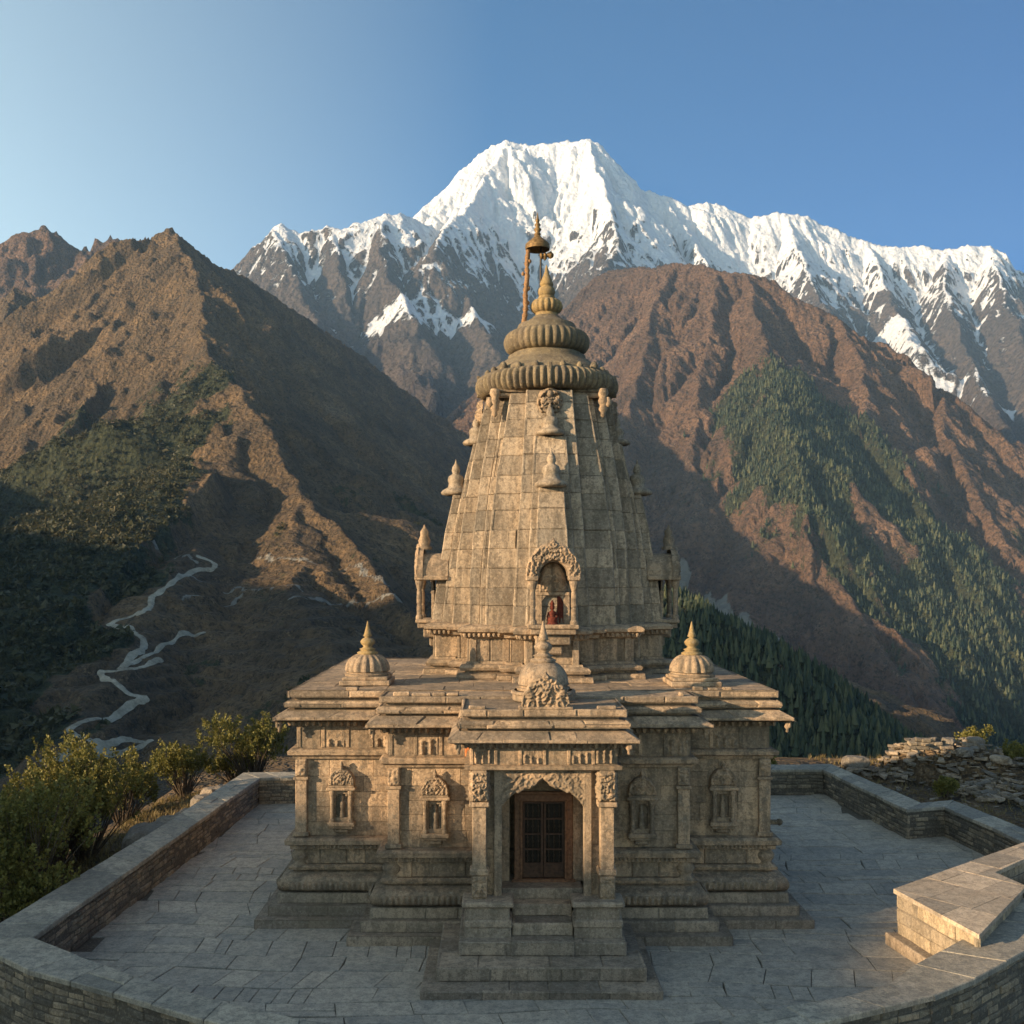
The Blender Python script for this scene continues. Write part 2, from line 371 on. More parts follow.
def build_snow():
    st = 10.5
    xs = np.arange(-2600, 5000, st); ys = np.arange(2500, 7600, st)
    X, Y = np.meshgrid(xs, ys)
    wx = X+fbm(X/520, Y/520, 4, 203)*34+fbm(X/120, Y/120, 3, 205)*16; wy = Y+fbm(X/520, Y/520, 4, 209)*34+fbm(X/120, Y/120, 3, 215)*16
    main = PP((380, 275, 6600), (420, 212, 6600), (440, 190, 6600), (465, 165, 6600), (488, 148, 6600), (508, 140, 6600), (530, 144, 6600), (560, 141, 6600), (585, 138, 6550), (600, 147, 6550), (620, 168, 6550), (640, 188, 6600), (665, 197, 6600), (690, 205, 6600), (705, 200, 6600), (725, 207, 6600), (750, 218, 6600), (770, 213, 6500), (790, 211, 6500), (810, 215, 6500), (830, 226, 6500), (850, 235, 6500), (870, 240, 6450), (892, 244, 6400), (906, 247, 6400), (918, 244, 6400), (942, 249, 6350), (968, 246, 6300), (990, 244, 6300), (1002, 252, 6250), (1014, 264, 6200), (1040, 285, 6200), (1100, 300, 6200))
    ridges = [
        (main, (1.0, 1.0)),
        (PP((588, 138, 6550), (600, 175, 6250), (612, 215, 5950), (618, 245, 5700), (600, 275, 5350), (585, 300, 5000), (560, 330, 4600)), (.85, 1.05)),
        (PP((508, 140, 6600), (490, 172, 6350), (470, 200, 6100), (448, 225, 5800), (430, 250, 5500)), (.9, .9)),
        (PP((200, 300, 5200), (240, 263, 5200), (255, 245, 5200), (275, 226, 5200), (286, 222, 5200), (300, 233, 5200), (330, 225, 5200), (345, 228, 5200), (362, 221, 5200), (385, 213, 5250), (400, 211, 5300), (425, 222, 5400), (440, 230, 5500), (480, 240, 5600), (520, 232, 5850), (545, 215, 6000)), (.95, .95)),
        (PP((275, 226, 5200), (285, 262, 4950), (310, 300, 4700), (330, 340, 4400), (350, 400, 4100)), (.95, .95)),
        (PP((385, 213, 5250), (378, 250, 5000), (400, 290, 4750), (420, 325, 4500)), (.95, .95)),
        (PP((330, 225, 5200), (335, 262, 5000), (345, 290, 4850)), (.95, .95)),
        (PP((440, 230, 5500), (448, 262, 5250), (470, 300, 4950), (490, 340, 4600)), (.9, .9)),
        (PP((665, 197, 6600), (690, 240, 6250), (720, 285, 5800), (760, 330, 5300)), (.85, .85)),
        (PP((790, 211, 6500), (800, 250, 6200), (825, 300, 5750), (850, 345, 5250)), (.85, .85)),
        (PP((870, 240, 6450), (880, 280, 6100), (905, 325, 5650), (920, 350, 5200)), (.85, .85)),
        (PP((942, 249, 6350), (945, 290, 5950), (960, 335, 5450), (985, 395, 4800), (1020, 450, 4300)), (.85, .85)),
        (PP((990, 244, 6300), (1005, 300, 5700), (1030, 350, 5100), (1070, 420, 4500)), (.85, .85)),
        (PP((355, 330, 4900), (410, 316, 4900), (460, 312, 4950), (505, 318, 5000)), (.8, .3)),
    ]
    for i_ in range(1, len(ridges)-1):                            # the ribs run out well in front of the crest they leave
        if i_ == 3: continue
        pts_, sl_ = ridges[i_]; Y0 = pts_[0][1]; new = []
        for (x_, y_, z_) in pts_: Yn = Y0-(Y0-y_)*1.55; new.append((x_/y_*Yn, Yn, CH+(z_-CH)/y_*Yn))
        ridges[i_] = (new, (1.2, 1.2))
    ridges[0] = (ridges[0][0], (1.25, 1.25)); ridges[3] = (ridges[3][0], (1.2, 1.2))
    h, U, V = ridge_field(wx, wy, ridges, -300)
    h += ribs(U, V, X, Y, 430, 85, 231)*(1-.4*sstep(900, 1600, X))+(ribs(U, V, X, Y, 170, 32, 232)+ribs(U, V, X, Y, 70, 10, 233))*(1-.55*sstep(900, 1600, X))
    h += (ridged(X/420, Y/420, 7, 241, .55)-.4)*62*sstep(0, 90, V)+(ridged(X/130, Y/130, 4, 247)-.4)*22+(ridged(X/60, Y/60, 4, 251, .6)-.4)*12
    h = erode(h, st, 60000, 40, 3, 7)
    gx, gy, nz = normals(blur(h, 1), st)
    n = fbm(X/300, Y/300, 5, 271)
    right = sstep(0, 1200, X)
    line = 1560-right*120+n*260
    sn = .5+(h-line)/900
    conc = blur(h, 10)-h                                        # snow lies in hollows, not on ribs
    sn += np.clip(conc/30, -.26, .26)
    sn += .21*sstep(400, -200, X)*sstep(1200, 1600, h)+(nz-.66)*1.5-.05*sstep(300, -200, X)*sstep(2300, 1900, h)+sstep(1900, 2500, h)*.35
    sn += (np.clip(gx, -1, 1.2))*(-.05)
    sn -= sstep(1150, 950, h)*sstep(400, 0, X)*1.0
    T = (xs, ys, h)
    bench = [cast(T, *q) for q in ((362, 345), (400, 335), (440, 330), (500, 338))]
    sn += sstep(230, 90, line_dist(X, Y, bench)+n*120)*.9
    gl = [cast(T, *q) for q in ((885, 340), (920, 362), (950, 385), (975, 400))]
    sn += sstep(170, 60, line_dist(X, Y, gl)+n*80)*.9
    Z = np.zeros(X.shape+(4,)); Z[..., 3] = 1; Z[..., 0] = np.clip(sn, 0, 1)
    return xs, ys, h, Z

def build_peaks():
    st = 7.0
    xs = np.arange(-3400, -500, st); ys = np.arange(1900, 3400, st)
    X, Y = np.meshgrid(xs, ys)
    wx = X+fbm(X/200, Y/200, 4, 303)*18; wy = Y+fbm(X/200, Y/200, 4, 309)*18
    ridges = [
        (PP((-420, 330, 2900), (-260, 290, 2900), (-120, 270, 2900), (-60, 250, 2900), (-20, 238, 2900), (10, 240, 2900), (25, 233, 2900), (44, 230, 2900), (60, 233, 2900), (75, 243, 2900), (90, 253, 2900), (100, 245, 2880), (112, 241, 2860), (122, 245, 2860), (135, 260, 2860), (160, 290, 2860), (200, 340, 2860)), (.85, .85)),
        (PP((44, 230, 2900), (55, 280, 2700), (50, 330, 2500)), (.85, .85)),
        (PP((112, 241, 2860), (100, 280, 2650), (95, 320, 2450)), (.85, .85)),
        (PP((-20, 238, 2900), (-10, 280, 2700), (0, 320, 2500)), (.85, .85)),
    ]
    h, U, V = ridge_field(wx, wy, ridges, -320)
    h += ribs(U, V, X, Y, 160, 40, 331)+ribs(U, V, X, Y, 60, 18, 332)
    h += (ridged(X/130, Y/130, 6, 341)-.4)*40+(ridged(X/50, Y/50, 4, 347, .6)-.4)*22
    h = erode(h, st, 30000, 35, 2, 8)
    Z = np.zeros(X.shape+(4,)); Z[..., 3] = 1; Z[..., 1] = .1
    return xs, ys, h, Z

# -- the temple's own hill and the wooded ridge behind it
def build_near():
    st = 1.35
    xs = np.arange(-330, 560, st); ys = np.arange(-70, 760, st)
    X, Y = np.meshgrid(xs, ys)
    wx = X+fbm(X/60, Y/60, 4, 403)*8; wy = Y+fbm(X/60, Y/60, 4, 409)*8
    ridges = [
        (PP((430, 640, 700), (560, 600, 680), (665, 588, 620), (715, 618, 560), (765, 655, 510), (830, 708, 455), (892, 758, 410), (960, 840, 350), (1060, 960, 290)), (.62, .62)),
        (PP((560, 600, 680), (560, 640, 520), (540, 700, 380)), (.5, .62)),
    ]
    h, U, V = ridge_field(wx, wy, ridges, -190)
    h += (ridged(U/60, V/200, 4, 431)-.45)*20*sstep(0, 40, V)+fbm(X/25, Y/25, 5, 441)*4
    # the knoll with the terrace
    dx = np.maximum(np.maximum(-10.2-X, X-26), 0); dy = np.maximum(np.maximum(13.5-Y, Y-44), 0)
    d = np.hypot(dx, dy)
    k = -.45-np.where(d < 2.5, d*.12, .3+(d-2.5)*.56)+fbm(X/7, Y/7, 4, 451)*.5*sstep(.3, 5, d)+fbm(X/30, Y/30, 3, 453)*5*sstep(8, 50, d)
    front = sstep(16.5, 13.0, Y+.045*X*X)                       # steep below the front wall
    k = k-front*3.0*(d < 60)
    h = np.maximum(h, k)
    n = fbm(X/30, Y/30, 5, 471)
    Z = np.zeros(X.shape+(4,)); Z[..., 3] = 1
    Z[..., 1] = np.clip(.72+n*.4-.55*sstep(12, 2, d), 0, 1)*sstep(0, 3, d+n)
    Z[..., 2] = sstep(4, 0, d)*.25
    return xs, ys, h, Z

def build_shade():
    """a ridge and a nearer knoll, left of and behind the viewpoint: unseen, added and shaped to shade the lower ground"""
    st = 14.0
    xs = np.arange(-2000, -500, st); ys = np.arange(-1400, 1500, st); X, Y = np.meshgrid(xs, ys)
    h, U, V = ridge_field(X, Y, [([(-1100, 1400, 120), (-1125, 1000, 250), (-1125, 700, 290), (-1125, 500, 280), (-1125, 330, 268), (-1117, 100, 292), (-1040, -80, 352), (-1000, -300, 335), (-971, -492, 262), (-950, -900, 240), (-900, -1300, 120)], (.6, .6))], -340)
    h += (ridged(X/160, Y/160, 5, 541)-.4)*25*sstep(20, 120, V)+(ridged(X/60, Y/60, 3, 547)-.4)*8*sstep(10, 60, V)
    Z = np.zeros(X.shape+(4,)); Z[..., 3] = 1; Z[..., 1] = .5
    st = 1.6
    xs2 = np.arange(-190, -32, st); ys2 = np.arange(-170, 60, st); X, Y = np.meshgrid(xs2, ys2)
    d = np.array([-math.sin(R(SUN_AZ)), -math.cos(R(SUN_AZ))]); e = np.array([-d[1], d[0]])
    tn = math.tan(R(SUN_EL)); L = 98.0; pts = []
    for s_, al, z in ((-75, 10, -8), (-55, 8, -3), (-39, 8, -2.4), (-33, -8, -.6), (-26, -7, 2.4), (-22, -7, 2.6), (-16.5, -11, 2.5), (-13.6, -18, -.2), (-8, -18, .2), (5, -18, 1.5), (40, -10, 2), (75, -10, -10)):
        q = L*d+s_*e; pts.append((q[0], q[1], z+(L-al)*tn))
    h2, U, V = ridge_field(X, Y, [(pts, (.5, .62))], -120)
    h2 += fbm(X/14, Y/14, 4, 561)*3*sstep(5, 25, V)
    Z2 = np.zeros(X.shape+(4,)); Z2[..., 3] = 1; Z2[..., 1] = .7
    return (xs, ys, h, Z), (xs2, ys2, h2, Z2)
# ---------------------------------------------------------------- mesh kit
class MB:
    def __init__(s): s.v = []; s.f = []; s.t = []; s.n = 0; s.sm = []
    def add(s, v, f, tone=.5, smooth=False):
        v = np.asarray(v, float).reshape(-1, 3); s.v.append(v)
        for q in f: s.f.append(tuple(int(i)+s.n for i in q))
        s.t += [tone]*len(f) if np.isscalar(tone) else list(tone); s.sm += [smooth]*len(f); s.n += len(v)
    def box(s, x0, x1, y0, y1, z0, z1, c=.012, tone=None, rot=None):
        tone = rng.uniform(.2, .8) if tone is None else tone
        v = []; lo = np.array([x0, y0, z0]); hi = np.array([x1, y1, z1]); c = min(c, *(abs(hi-lo)*.3))
        for i in range(8):
            sx, sy, sz = i & 1, (i >> 1) & 1, i >> 2
            p = np.where([sx, sy, sz], hi, lo).astype(float); q = np.array([1-2*sx, 1-2*sy, 1-2*sz])*c
            for a in range(3):
                r = p+q; r[a] = p[a]; v.append(r)
        v = np.array(v); I = lambda i, a: i*3+a
        f = [[I(0, 0), I(4, 0), I(6, 0), I(2, 0)], [I(1, 0), I(3, 0), I(7, 0), I(5, 0)], [I(0, 1), I(1, 1), I(5, 1), I(4, 1)], [I(2, 1), I(6, 1), I(7, 1), I(3, 1)], [I(0, 2), I(2, 2), I(3, 2), I(1, 2)], [I(4, 2), I(5, 2), I(7, 2), I(6, 2)]]
        for a, b, k, l in ((0, 1, 1, 2), (2, 3, 1, 2), (4, 5, 1, 2), (6, 7, 1, 2), (0, 2, 0, 2), (1, 3, 0, 2), (4, 6, 0, 2), (5, 7, 0, 2), (0, 4, 0, 1), (1, 5, 0, 1), (2, 6, 0, 1), (3, 7, 0, 1)):
            q = [I(a, k), I(a, l), I(b, l), I(b, k)]
            n = np.cross(v[q[1]]-v[q[0]], v[q[2]]-v[q[1]]); cen = v[q].mean(0)-(lo+hi)/2
            f.append(q if np.dot(n, cen) > 0 else q[::-1])
        for i in range(8):
            q = [I(i, 0), I(i, 1), I(i, 2)]; n = np.cross(v[q[1]]-v[q[0]], v[q[2]]-v[q[1]])
            f.append(q if np.dot(n, v[q].mean(0)-(lo+hi)/2) > 0 else q[::-1])
        if rot is not None:
            cen = (lo+hi)/2; v = (v-cen)@np.array(rot).T+cen
        s.add(v, f, tone)
    def quad_block(s, P4, depth, c, tone, back=.06, N=None):
        """one dressed stone lying in the quad P4 (ccw seen from outside)"""
        P4 = np.array(P4, float); cen = P4.mean(0)
        n = np.cross(P4[1]-P4[0], P4[3]-P4[0]); n /= np.linalg.norm(n)+1e-12
        if N is not None: n = N
        inn = P4.copy()
        e1 = P4[1]-P4[0]; e2 = P4[3]-P4[0]; e1 = e1/(np.linalg.norm(e1)+1e-9)*c; e2 = e2/(np.linalg.norm(e2)+1e-9)*c
        inn[0] += e1+e2; inn[1] += -e1+e2; inn[2] += -e1-e2; inn[3] += e1-e2
        v = np.vstack([P4-n*back, P4+n*(depth-c), inn+n*depth])
        f = []
        for k in (0, 4):
            for i in range(4):
                j = (i+1) % 4; f.append([k+i, k+j, k+4+j, k+4+i])
        f.append([8, 9, 10, 11]); s.add(v, f, tone)
    def ashlar(s, p00, p10, p11, p01, ch=.4, bl=.8, gap=.006, c=.014, jit=.008, courses=None, back=.06, tone=(.2, .8), wob=0):
        p00, p10, p11, p01 = [np.array(p, float) for p in (p00, p10, p11, p01)]
        W = (np.linalg.norm(p10-p00)+np.linalg.norm(p11-p01))/2; H = (np.linalg.norm(p01-p00)+np.linalg.norm(p11-p10))/2
        if W < .02 or H < .01: return
        nc = courses or max(1, round(H/ch)); cs = np.cumsum(np.r_[0, rng.uniform(.8, 1.25, nc)]); cs /= cs[-1]
        Q = lambda u, v: (p00*(1-u)+p10*u)*(1-v)+(p01*(1-u)+p11*u)*v
        nn = np.cross(p10-p00, p01-p00); nn /= np.linalg.norm(nn)+1e-12
        s.add([p00-nn*.02, p10-nn*.02, p11-nn*.02, p01-nn*.02], [[0, 1, 2, 3]], .05)
        for i in range(nc):
            nb = max(1, round(W/bl+rng.uniform(-.4, .4))); us = np.cumsum(np.r_[0, rng.uniform(.55, 1.5, nb)]); us /= us[-1]
            a, b = cs[i]+gap/H/2*(i > 0), cs[i+1]-gap/H/2*(i < nc-1)
            for j in range(nb):
                l, r = us[j]+gap/W/2*(j > 0), us[j+1]-gap/W/2*(j < nb-1)
                if wob:
                    w = rng.uniform(-wob, wob, 4)/H; q = [Q(l, a+w[0]*(i > 0)), Q(r, a+w[1]*(i > 0)), Q(r, b-abs(w[2])), Q(l, b-abs(w[3]))]
                else: q = [Q(l, a), Q(r, a), Q(r, b), Q(l, b)]
                s.quad_block(q, rng.uniform(-jit, jit), c, rng.uniform(*tone), back)
    def loft(s, plan, prof, tone=.5, smooth=False, sub=None):
        """sweep an (offset, z) profile round a closed ccw plan"""
        rings = []
        for o, z in prof:
            q = offset(plan, o); rings.append([(x, y, z) for x, y in q])
        m = len(plan); v = np.array(rings).reshape(-1, 3); f = []
        for i in range(len(prof)-1):
            for j in range(m):
                k = (j+1) % m; f.append([i*m+j, i*m+k, (i+1)*m+k, (i+1)*m+j])
        s.add(v, f, tone, smooth)
    def cap(s, plan, z, tone=.5, up=True):
        v = [(x, y, z) for x, y in plan]; s.add(v, [list(range(len(v)))[::1 if up else -1]], tone)
    def lathe(s, cx, cy, prof, n=32, rib=0, amp=0, tone=.5, ribz=None, smooth=True, ph=0):
        th = np.linspace(0, 2*np.pi, n, endpoint=False)+ph; v = []
        for r, z in prof:
            a = 1.0 if ribz is None else float(np.clip(1-abs((z-ribz[0])/ribz[1])**4, 0, 1))
            k = 1+(amp*a*(np.abs(np.cos(rib*th/2))-.6) if rib else 0)
            v.append(np.stack([cx+r*k*np.cos(th), cy+r*k*np.sin(th), np.full(n, z)], -1))
        v = np.array(v).reshape(-1, 3); f = []
        for i in range(len(prof)-1):
            for j in range(n): f.append([i*n+j, i*n+(j+1) % n, (i+1)*n+(j+1) % n, (i+1)*n+j])
        s.add(v, f, tone, smooth)
    def relief(s, o, ux, uz, W, H, depth=.05, seed=0, mask=None, cell=.022, base=.0, tone=.5, kind='scroll', sc=7.0):
        """a carved stone panel: a fine grid pushed out by its carving"""
        o = np.array(o, float); ux = np.array(ux, float); uz = np.array(uz, float); n = np.cross(ux, uz)
        nu, nv = max(4, int(W/cell)), max(4, int(H/cell)); u, v = np.meshgrid(np.linspace(0, 1, nu+1), np.linspace(0, 1, nv+1))
        d = carve(u*W, v*H, W, H, seed, kind, sc)
        edge = np.clip(np.minimum(np.minimum(u*W, (1-u)*W), np.minimum(v*H, (1-v)*H))/.02, 0, 1)
        h = base+d*depth*edge
        keep = np.ones(u.shape, bool)
        if mask is not None:
            mk = mask(u, v); h = np.where(mk > 0, h*np.clip(mk/.06, 0, 1)+base*.0, -.02); keep = mk > -.03
        p = o+u[..., None]*W*ux+v[..., None]*H*uz+h[..., None]*n
        idx = np.arange(p[..., 0].size).reshape(u.shape); f = np.stack([idx[:-1, :-1], idx[:-1, 1:], idx[1:, 1:], idx[1:, :-1]], -1)
        kk = keep[:-1, :-1] & keep[1:, 1:] & keep[:-1, 1:] & keep[1:, :-1]
        s.add(p.reshape(-1, 3), f[kk], tone, True)
    def build(s, name, mat, parent=None, label=None, smooth=None, weather=0):
        v = np.vstack(s.v)
        if weather:
            v = v+np.stack([perlin(v[:, 1]*2.1+v[:, 2]*1.3, v[:, 0]*1.7+k*9, 700+k) for k in range(3)], -1)*weather
        if parent is not None:
            q = parent; 
            while q is not None: v = v-np.array(q.location); q = q.parent
        o = mesh_np(name, v, s.f, mat, parent, attrs={'tone': ('FACE', np.array(s.t))})
        o.data.polygons.foreach_set('use_smooth', np.array(s.sm, bool))
        if label: o['label'] = label
        return o
rng = np.random.default_rng(11)
def offset(plan, o):
    m = len(plan); out = []
    for i in range(m):
        a, b, c = np.array(plan[i-1]), np.array(plan[i]), np.array(plan[(i+1) % m])
        d1 = b-a; d1 = d1/np.linalg.norm(d1); d2 = c-b; d2 = d2/np.linalg.norm(d2)
        n1 = np.array([d1[1], -d1[0]]); n2 = np.array([d2[1], -d2[0]]); k = 1+np.dot(n1, n2)
        out.append(tuple(b+(n1+n2)*o/max(k, .2)))
    return out
def carve(x, y, W, H, seed, kind, sc):
    if kind == 'row':                       # a running row of beads or leaves
        a = np.abs(np.sin(np.pi*x/(H*.62)))**.7*np.clip(1-((y/H-.5)*2)**4, 0, 1); return a
    if kind == 'figures':                   # little standing figures between uprights
        k = x/(H*.42)+seed; c = k-np.floor(k)-.5; hh = .62+.28*np.sin(np.floor(k)*12.9+seed)
        body = np.clip(1-(c/.27)**2, 0, 1)*(y/H < hh)*(y/H > .06)*(1-.45*np.exp(-((y/H-hh*.72)/.05)**2))
        return np.clip(body+.25*perlin(x*38, y*38, seed), 0, 1.2)
    cx, cy = W/2, H*.42; r = np.hypot(x-cx, y-cy); th = np.arctan2(y-cy, np.abs(x-cx))
    wx = perlin(x*sc*.8, y*sc*.8, seed)*.25
    a = np.abs(np.sin(r*sc*3.4+th*2.0+wx*8))**.8
    b = 1-np.abs(perlin(np.abs(x-cx)*sc*1.9, y*sc*1.9, seed+3))*3.2
    m = np.exp(-(r/(.17*min(W, H)))**2)
    return np.clip(.55*a+.5*np.clip(b, 0, 1)+.6*m, 0, 1.3)

def stone_mat(name, warm=(.48, .335, .21), grey=(.31, .235, .165), dark=(.085, .068, .05), stain=.6, bump=.8, lo=.6, hi=1.25, sc=1.0, green=.15):
    t = NT(name, .88); tone = t.attr('tone')
    n1 = t.noise(1.1*sc, 6, .6); n2 = t.noise(9*sc, 6, .65); n3 = t.noise(42*sc, 5, .7); n4 = t.noise(.45*sc, 4, .6)
    drip = t.noise(1.0, 5, .6, vec=t.scale(t.pos, (5*sc, 5*sc, .9*sc)))
    c = t.mix(t.ramp(t.math('ADD', t.math('MULTIPLY', n1, .6), t.math('MULTIPLY', tone, .4)), [(.34, 0.0), (.62, 1.0)]), grey, warm)
    k = t.math('ADD', lo, t.math('MULTIPLY', tone, hi-lo))
    c = t.mix(1.0, c, t.ramp(k, [(0, 0.0), (1, 1.0)]) if False else k, 'MULTIPLY')
    s1 = t.ramp(t.math('ADD', t.math('MULTIPLY', n2, .5), t.math('MULTIPLY', drip, .5)), [(.47, 0.0), (.56, 1.0)])
    c = t.mix(t.math('MULTIPLY', s1, stain), c, dark)
    dr2 = t.noise(1.0, 6, .65, vec=t.scale(t.pos, (2.6*sc, 2.6*sc, .5*sc)))
    c = t.mix(t.math('MULTIPLY', t.ramp(dr2, [(.50, 0.0), (.64, 1.0)]), stain*.95), c, (dark[0]*1.5, dark[1]*1.5, dark[2]*1.5))
    n5 = t.noise(17*sc, 5, .75)
    c = t.mix(t.math('MULTIPLY', t.ramp(n5, [(.39, 1.0), (.48, 0.0)]), .42), c, dark); c = t.mix(t.math('MULTIPLY', t.ramp(n5, [(.55, 0.0), (.66, 1.0)]), .35), c, (.50, .43, .33))
    c = t.mix(t.math('MULTIPLY', t.ramp(n3, [(.36, 1.0), (.5, 0.0)]), .45), c, dark)
    c = t.mix(t.math('MULTIPLY', t.ramp(n2, [(.6, 0.0), (.75, 1.0)]), .35), c, (.44, .39, .31))
    c = t.mix(t.math('MULTIPLY', t.ramp(n4, [(.52, 0.0), (.66, 1.0)]), green), c, (.11, .092, .055))
    h = t.math('ADD', t.math('MULTIPLY', n2, .6), t.math('ADD', t.math('MULTIPLY', n3, .3), t.math('MULTIPLY', n5, .5)))
    return t.done(c, t.bump(h, bump, .05), t.ramp(n2, [(.3, .95), (.7, .75)]))
M_stone = stone_mat('temple_stone')
M_tower = stone_mat('tower_stone', warm=(.44, .335, .23), grey=(.31, .26, .20), stain=.6, green=.12, lo=.55, hi=1.3)
M_carve = stone_mat('carved_stone', warm=(.48, .325, .20), grey=(.28, .215, .15), stain=.7, bump=.5)
M_ring = stone_mat('weathered_ring_stone', warm=(.27, .205, .12), grey=(.15, .125, .085), stain=.8, bump=.6, green=.4)
M_gold = stone_mat('ochre_finial_stone', warm=(.36, .245, .095), grey=(.27, .19, .09), stain=.35, bump=.3, green=.1)
M_plinth = stone_mat('plinth_stone', warm=(.43, .325, .225), grey=(.32, .26, .20), stain=.45, green=.3)
M_flag = stone_mat('flagstone', warm=(.44, .375, .29), grey=(.385, .345, .285), dark=(.10, .10, .095), stain=.35, bump=.5, lo=.84, hi=1.14, sc=.8, green=.1)
M_cope = stone_mat('coping_stone', warm=(.42, .355, .265), grey=(.33, .295, .24), dark=(.09, .085, .075), stain=.45, bump=.5, lo=.7, hi=1.2, green=.2)
M_rubble = stone_mat('rubble_masonry', warm=(.29, .225, .15), grey=(.19, .165, .13), dark=(.06, .05, .04), stain=.5, bump=.7, lo=.55, hi=1.3, green=.2)
def plain(name, c1, c2, rough=.7, sc=8, metal=0, bump=.2):
    t = NT(name, rough); t.b.inputs['Metallic'].default_value = metal; n = t.noise(sc, 6, .6)
    return t.done(t.ramp(n, [(.35, c1), (.65, c2)]), t.bump(n, bump, .02))
M_wood = plain('old_brown_wood', (.08, .04, .022), (.19, .10, .055), .65, 14)
M_dwood = plain('dark_door_wood', (.03, .017, .011), (.075, .04, .024), .6, 14)
M_iron = plain('dark_iron', (.03, .026, .022), (.07, .055, .04), .5, 20, .6)
M_dark = plain('dark_glass', (.008, .007, .006), (.02, .017, .014), .25, 4)
M_brass = plain('tarnished_brass', (.09, .055, .025), (.27, .17, .07), .6, 16, .35)
M_red = plain('red_cloth', (.06, .012, .008), (.14, .03, .014), .8, 20)
M_orange = plain('orange_paint', (.45, .13, .04), (.55, .22, .09), .8, 8)
right = build_right(); snow = build_snow(); peaks = build_peaks(); near = build_near()
# the road: surveyed in metres, cut into the slope
ROADS = [
    ([(196, 556), (212, 562), (213, 568), (192, 572), (172, 583), (160, 592), (152, 597), (150, 606), (141, 611), (136, 615), (122, 619), (110, 622)], 3.2),
    ([(108, 622), (125, 625), (137, 634), (144, 645), (141, 652), (132, 657), (122, 664), (118, 668)], 3.2),
    ([(161, 659), (140, 668), (118, 670), (102, 673), (104, 680), (122, 688), (143, 696), (146, 702), (128, 710), (100, 717), (77, 723), (70, 730), (85, 736), (106, 741), (128, 741), (152, 739)], 2.8),
    ([(106, 741), (85, 750), (60, 757), (40, 762)], 5.5),
    ([(152, 739), (130, 748), (100, 754), (66, 758)], 2.0),
    ([(118, 668), (150, 655), (178, 638), (205, 632)], 2.0),
]
xs, ys, h, Z = left
X, Y = np.meshgrid(xs, ys)
rp = []
for pts, w in ROADS:
    wp = [cast(left, *q) for q in pts]; rp.append((wp, w))
    D = line_dist(X, Y, wp); m = sstep(w*1.8, w*.6, D)
    hb = blur(np.where(D < w*2.5, h, h), 6)
    h = h*(1-m*.7)+(hb-.5)*m*.7
    Z[..., 1] *= sstep(w*.7, w*1.6, D)
ter_pts = [[(100, 537), (125, 541), (155, 547), (180, 556), (195, 562)], [(250, 563), (300, 560), (350, 565), (400, 600)], [(190, 575), (240, 588), (300, 590)], [(180, 600), (240, 596)], [(290, 600), (350, 604), (400, 600)]]
for pts in ter_pts:
    D = line_dist(X, Y, [cast(left, *q) for q in pts])
    Z[..., 2] = np.maximum(Z[..., 2], sstep(3.2, 1.0, D+fbm(X/9, Y/9, 3, 93)*3)*.62)
left = (xs, ys, h, Z)
def road_mat():
    t = NT('road_gravel', .95); n = t.noise(.9, 6, .7); n2 = t.noise(.12, 5, .7)
    return t.done(t.mix(n2, (.30, .29, .27), (.20, .185, .16)) if False else t.ramp(t.math('ADD', t.math('MULTIPLY', n, .4), t.math('MULTIPLY', n2, .6)), [(.36, (.14, .11, .075)), (.44, (.22, .19, .14)), (.62, (.36, .32, .25))]))
M_road = road_mat()
for wp, w in rp:
    pts = [np.array(p) for p in wp]; dense = []
    for i in range(len(pts)-1):
        p0 = pts[max(i-1, 0)]; p1, p2 = pts[i], pts[i+1]; p3 = pts[min(i+2, len(pts)-1)]
        for t_ in np.linspace(0, 1, 10, endpoint=False):
            dense.append(.5*((2*p1)+(p2-p0)*t_+(2*p0-5*p1+4*p2-p3)*t_**2+(3*p1-p0-3*p2+p3)*t_**3))
    dense = np.array(dense+[pts[-1]]); tn = np.gradient(dense, axis=0); tn /= np.linalg.norm(tn, axis=1)[:, None]+1e-9
    nr = np.stack([-tn[:, 1], tn[:, 0]], 1); rows = []
    ww = w*(.55+.22*fbm(np.arange(len(dense))/3.0, np.zeros(len(dense)), 2, 97))
    for s in np.linspace(-1, 1, 5):
        q = dense+nr*(ww*s)[:, None]; z = interp(xs, ys, h, q[:, 0], q[:, 1])+.55-.35*abs(s)
        rows.append(np.column_stack([q, z]))
    V_ = np.stack(rows, 1); n_, m_ = V_.shape[:2]
    ii = (np.arange(n_-1)[:, None]*m_+np.arange(m_-1)[None]).ravel()
    tag(mesh_np('road', V_.reshape(-1, 3), np.stack([ii, ii+1, ii+m_+1, ii+m_], -1), M_road, smooth=True), kind='structure')

grid_mesh('mountain', left[0], left[1], left[2], M_near, left[3], left[2] > -169)
grid_mesh('mountain', right[0], right[1], right[2], M_mid, right[3])
grid_mesh('snow_mountain', snow[0], snow[1], snow[2], M_far, snow[3])
grid_mesh('mountain', peaks[0], peaks[1], peaks[2], M_mid, peaks[3])
grid_mesh('hill', near[0], near[1], near[2], M_near, near[3])
shade_ridge, knoll = build_shade()
grid_mesh('mountain', *shade_ridge[:3], M_near, shade_ridge[3], shade_ridge[2] > -339)  # unseen ridge, added with crest heights chosen to shade the lower slopes
grid_mesh('hill', *knoll[:3], M_near, knoll[3], knoll[2] > -119)  # unseen knoll put in to cast shade on the courtyard and temple foot
# valley floor to the horizon
mesh_np('ground', [(-30000, -30000, -340), (30000, -30000, -340), (30000, 50000, -340), (-30000, 50000, -340)], np.array([[0, 1, 2, 3]]), M_near,
        attrs={'zone': ('POINT', np.array([[0, .6, 0, 1.0]]*4))})['kind'] = 'structure'
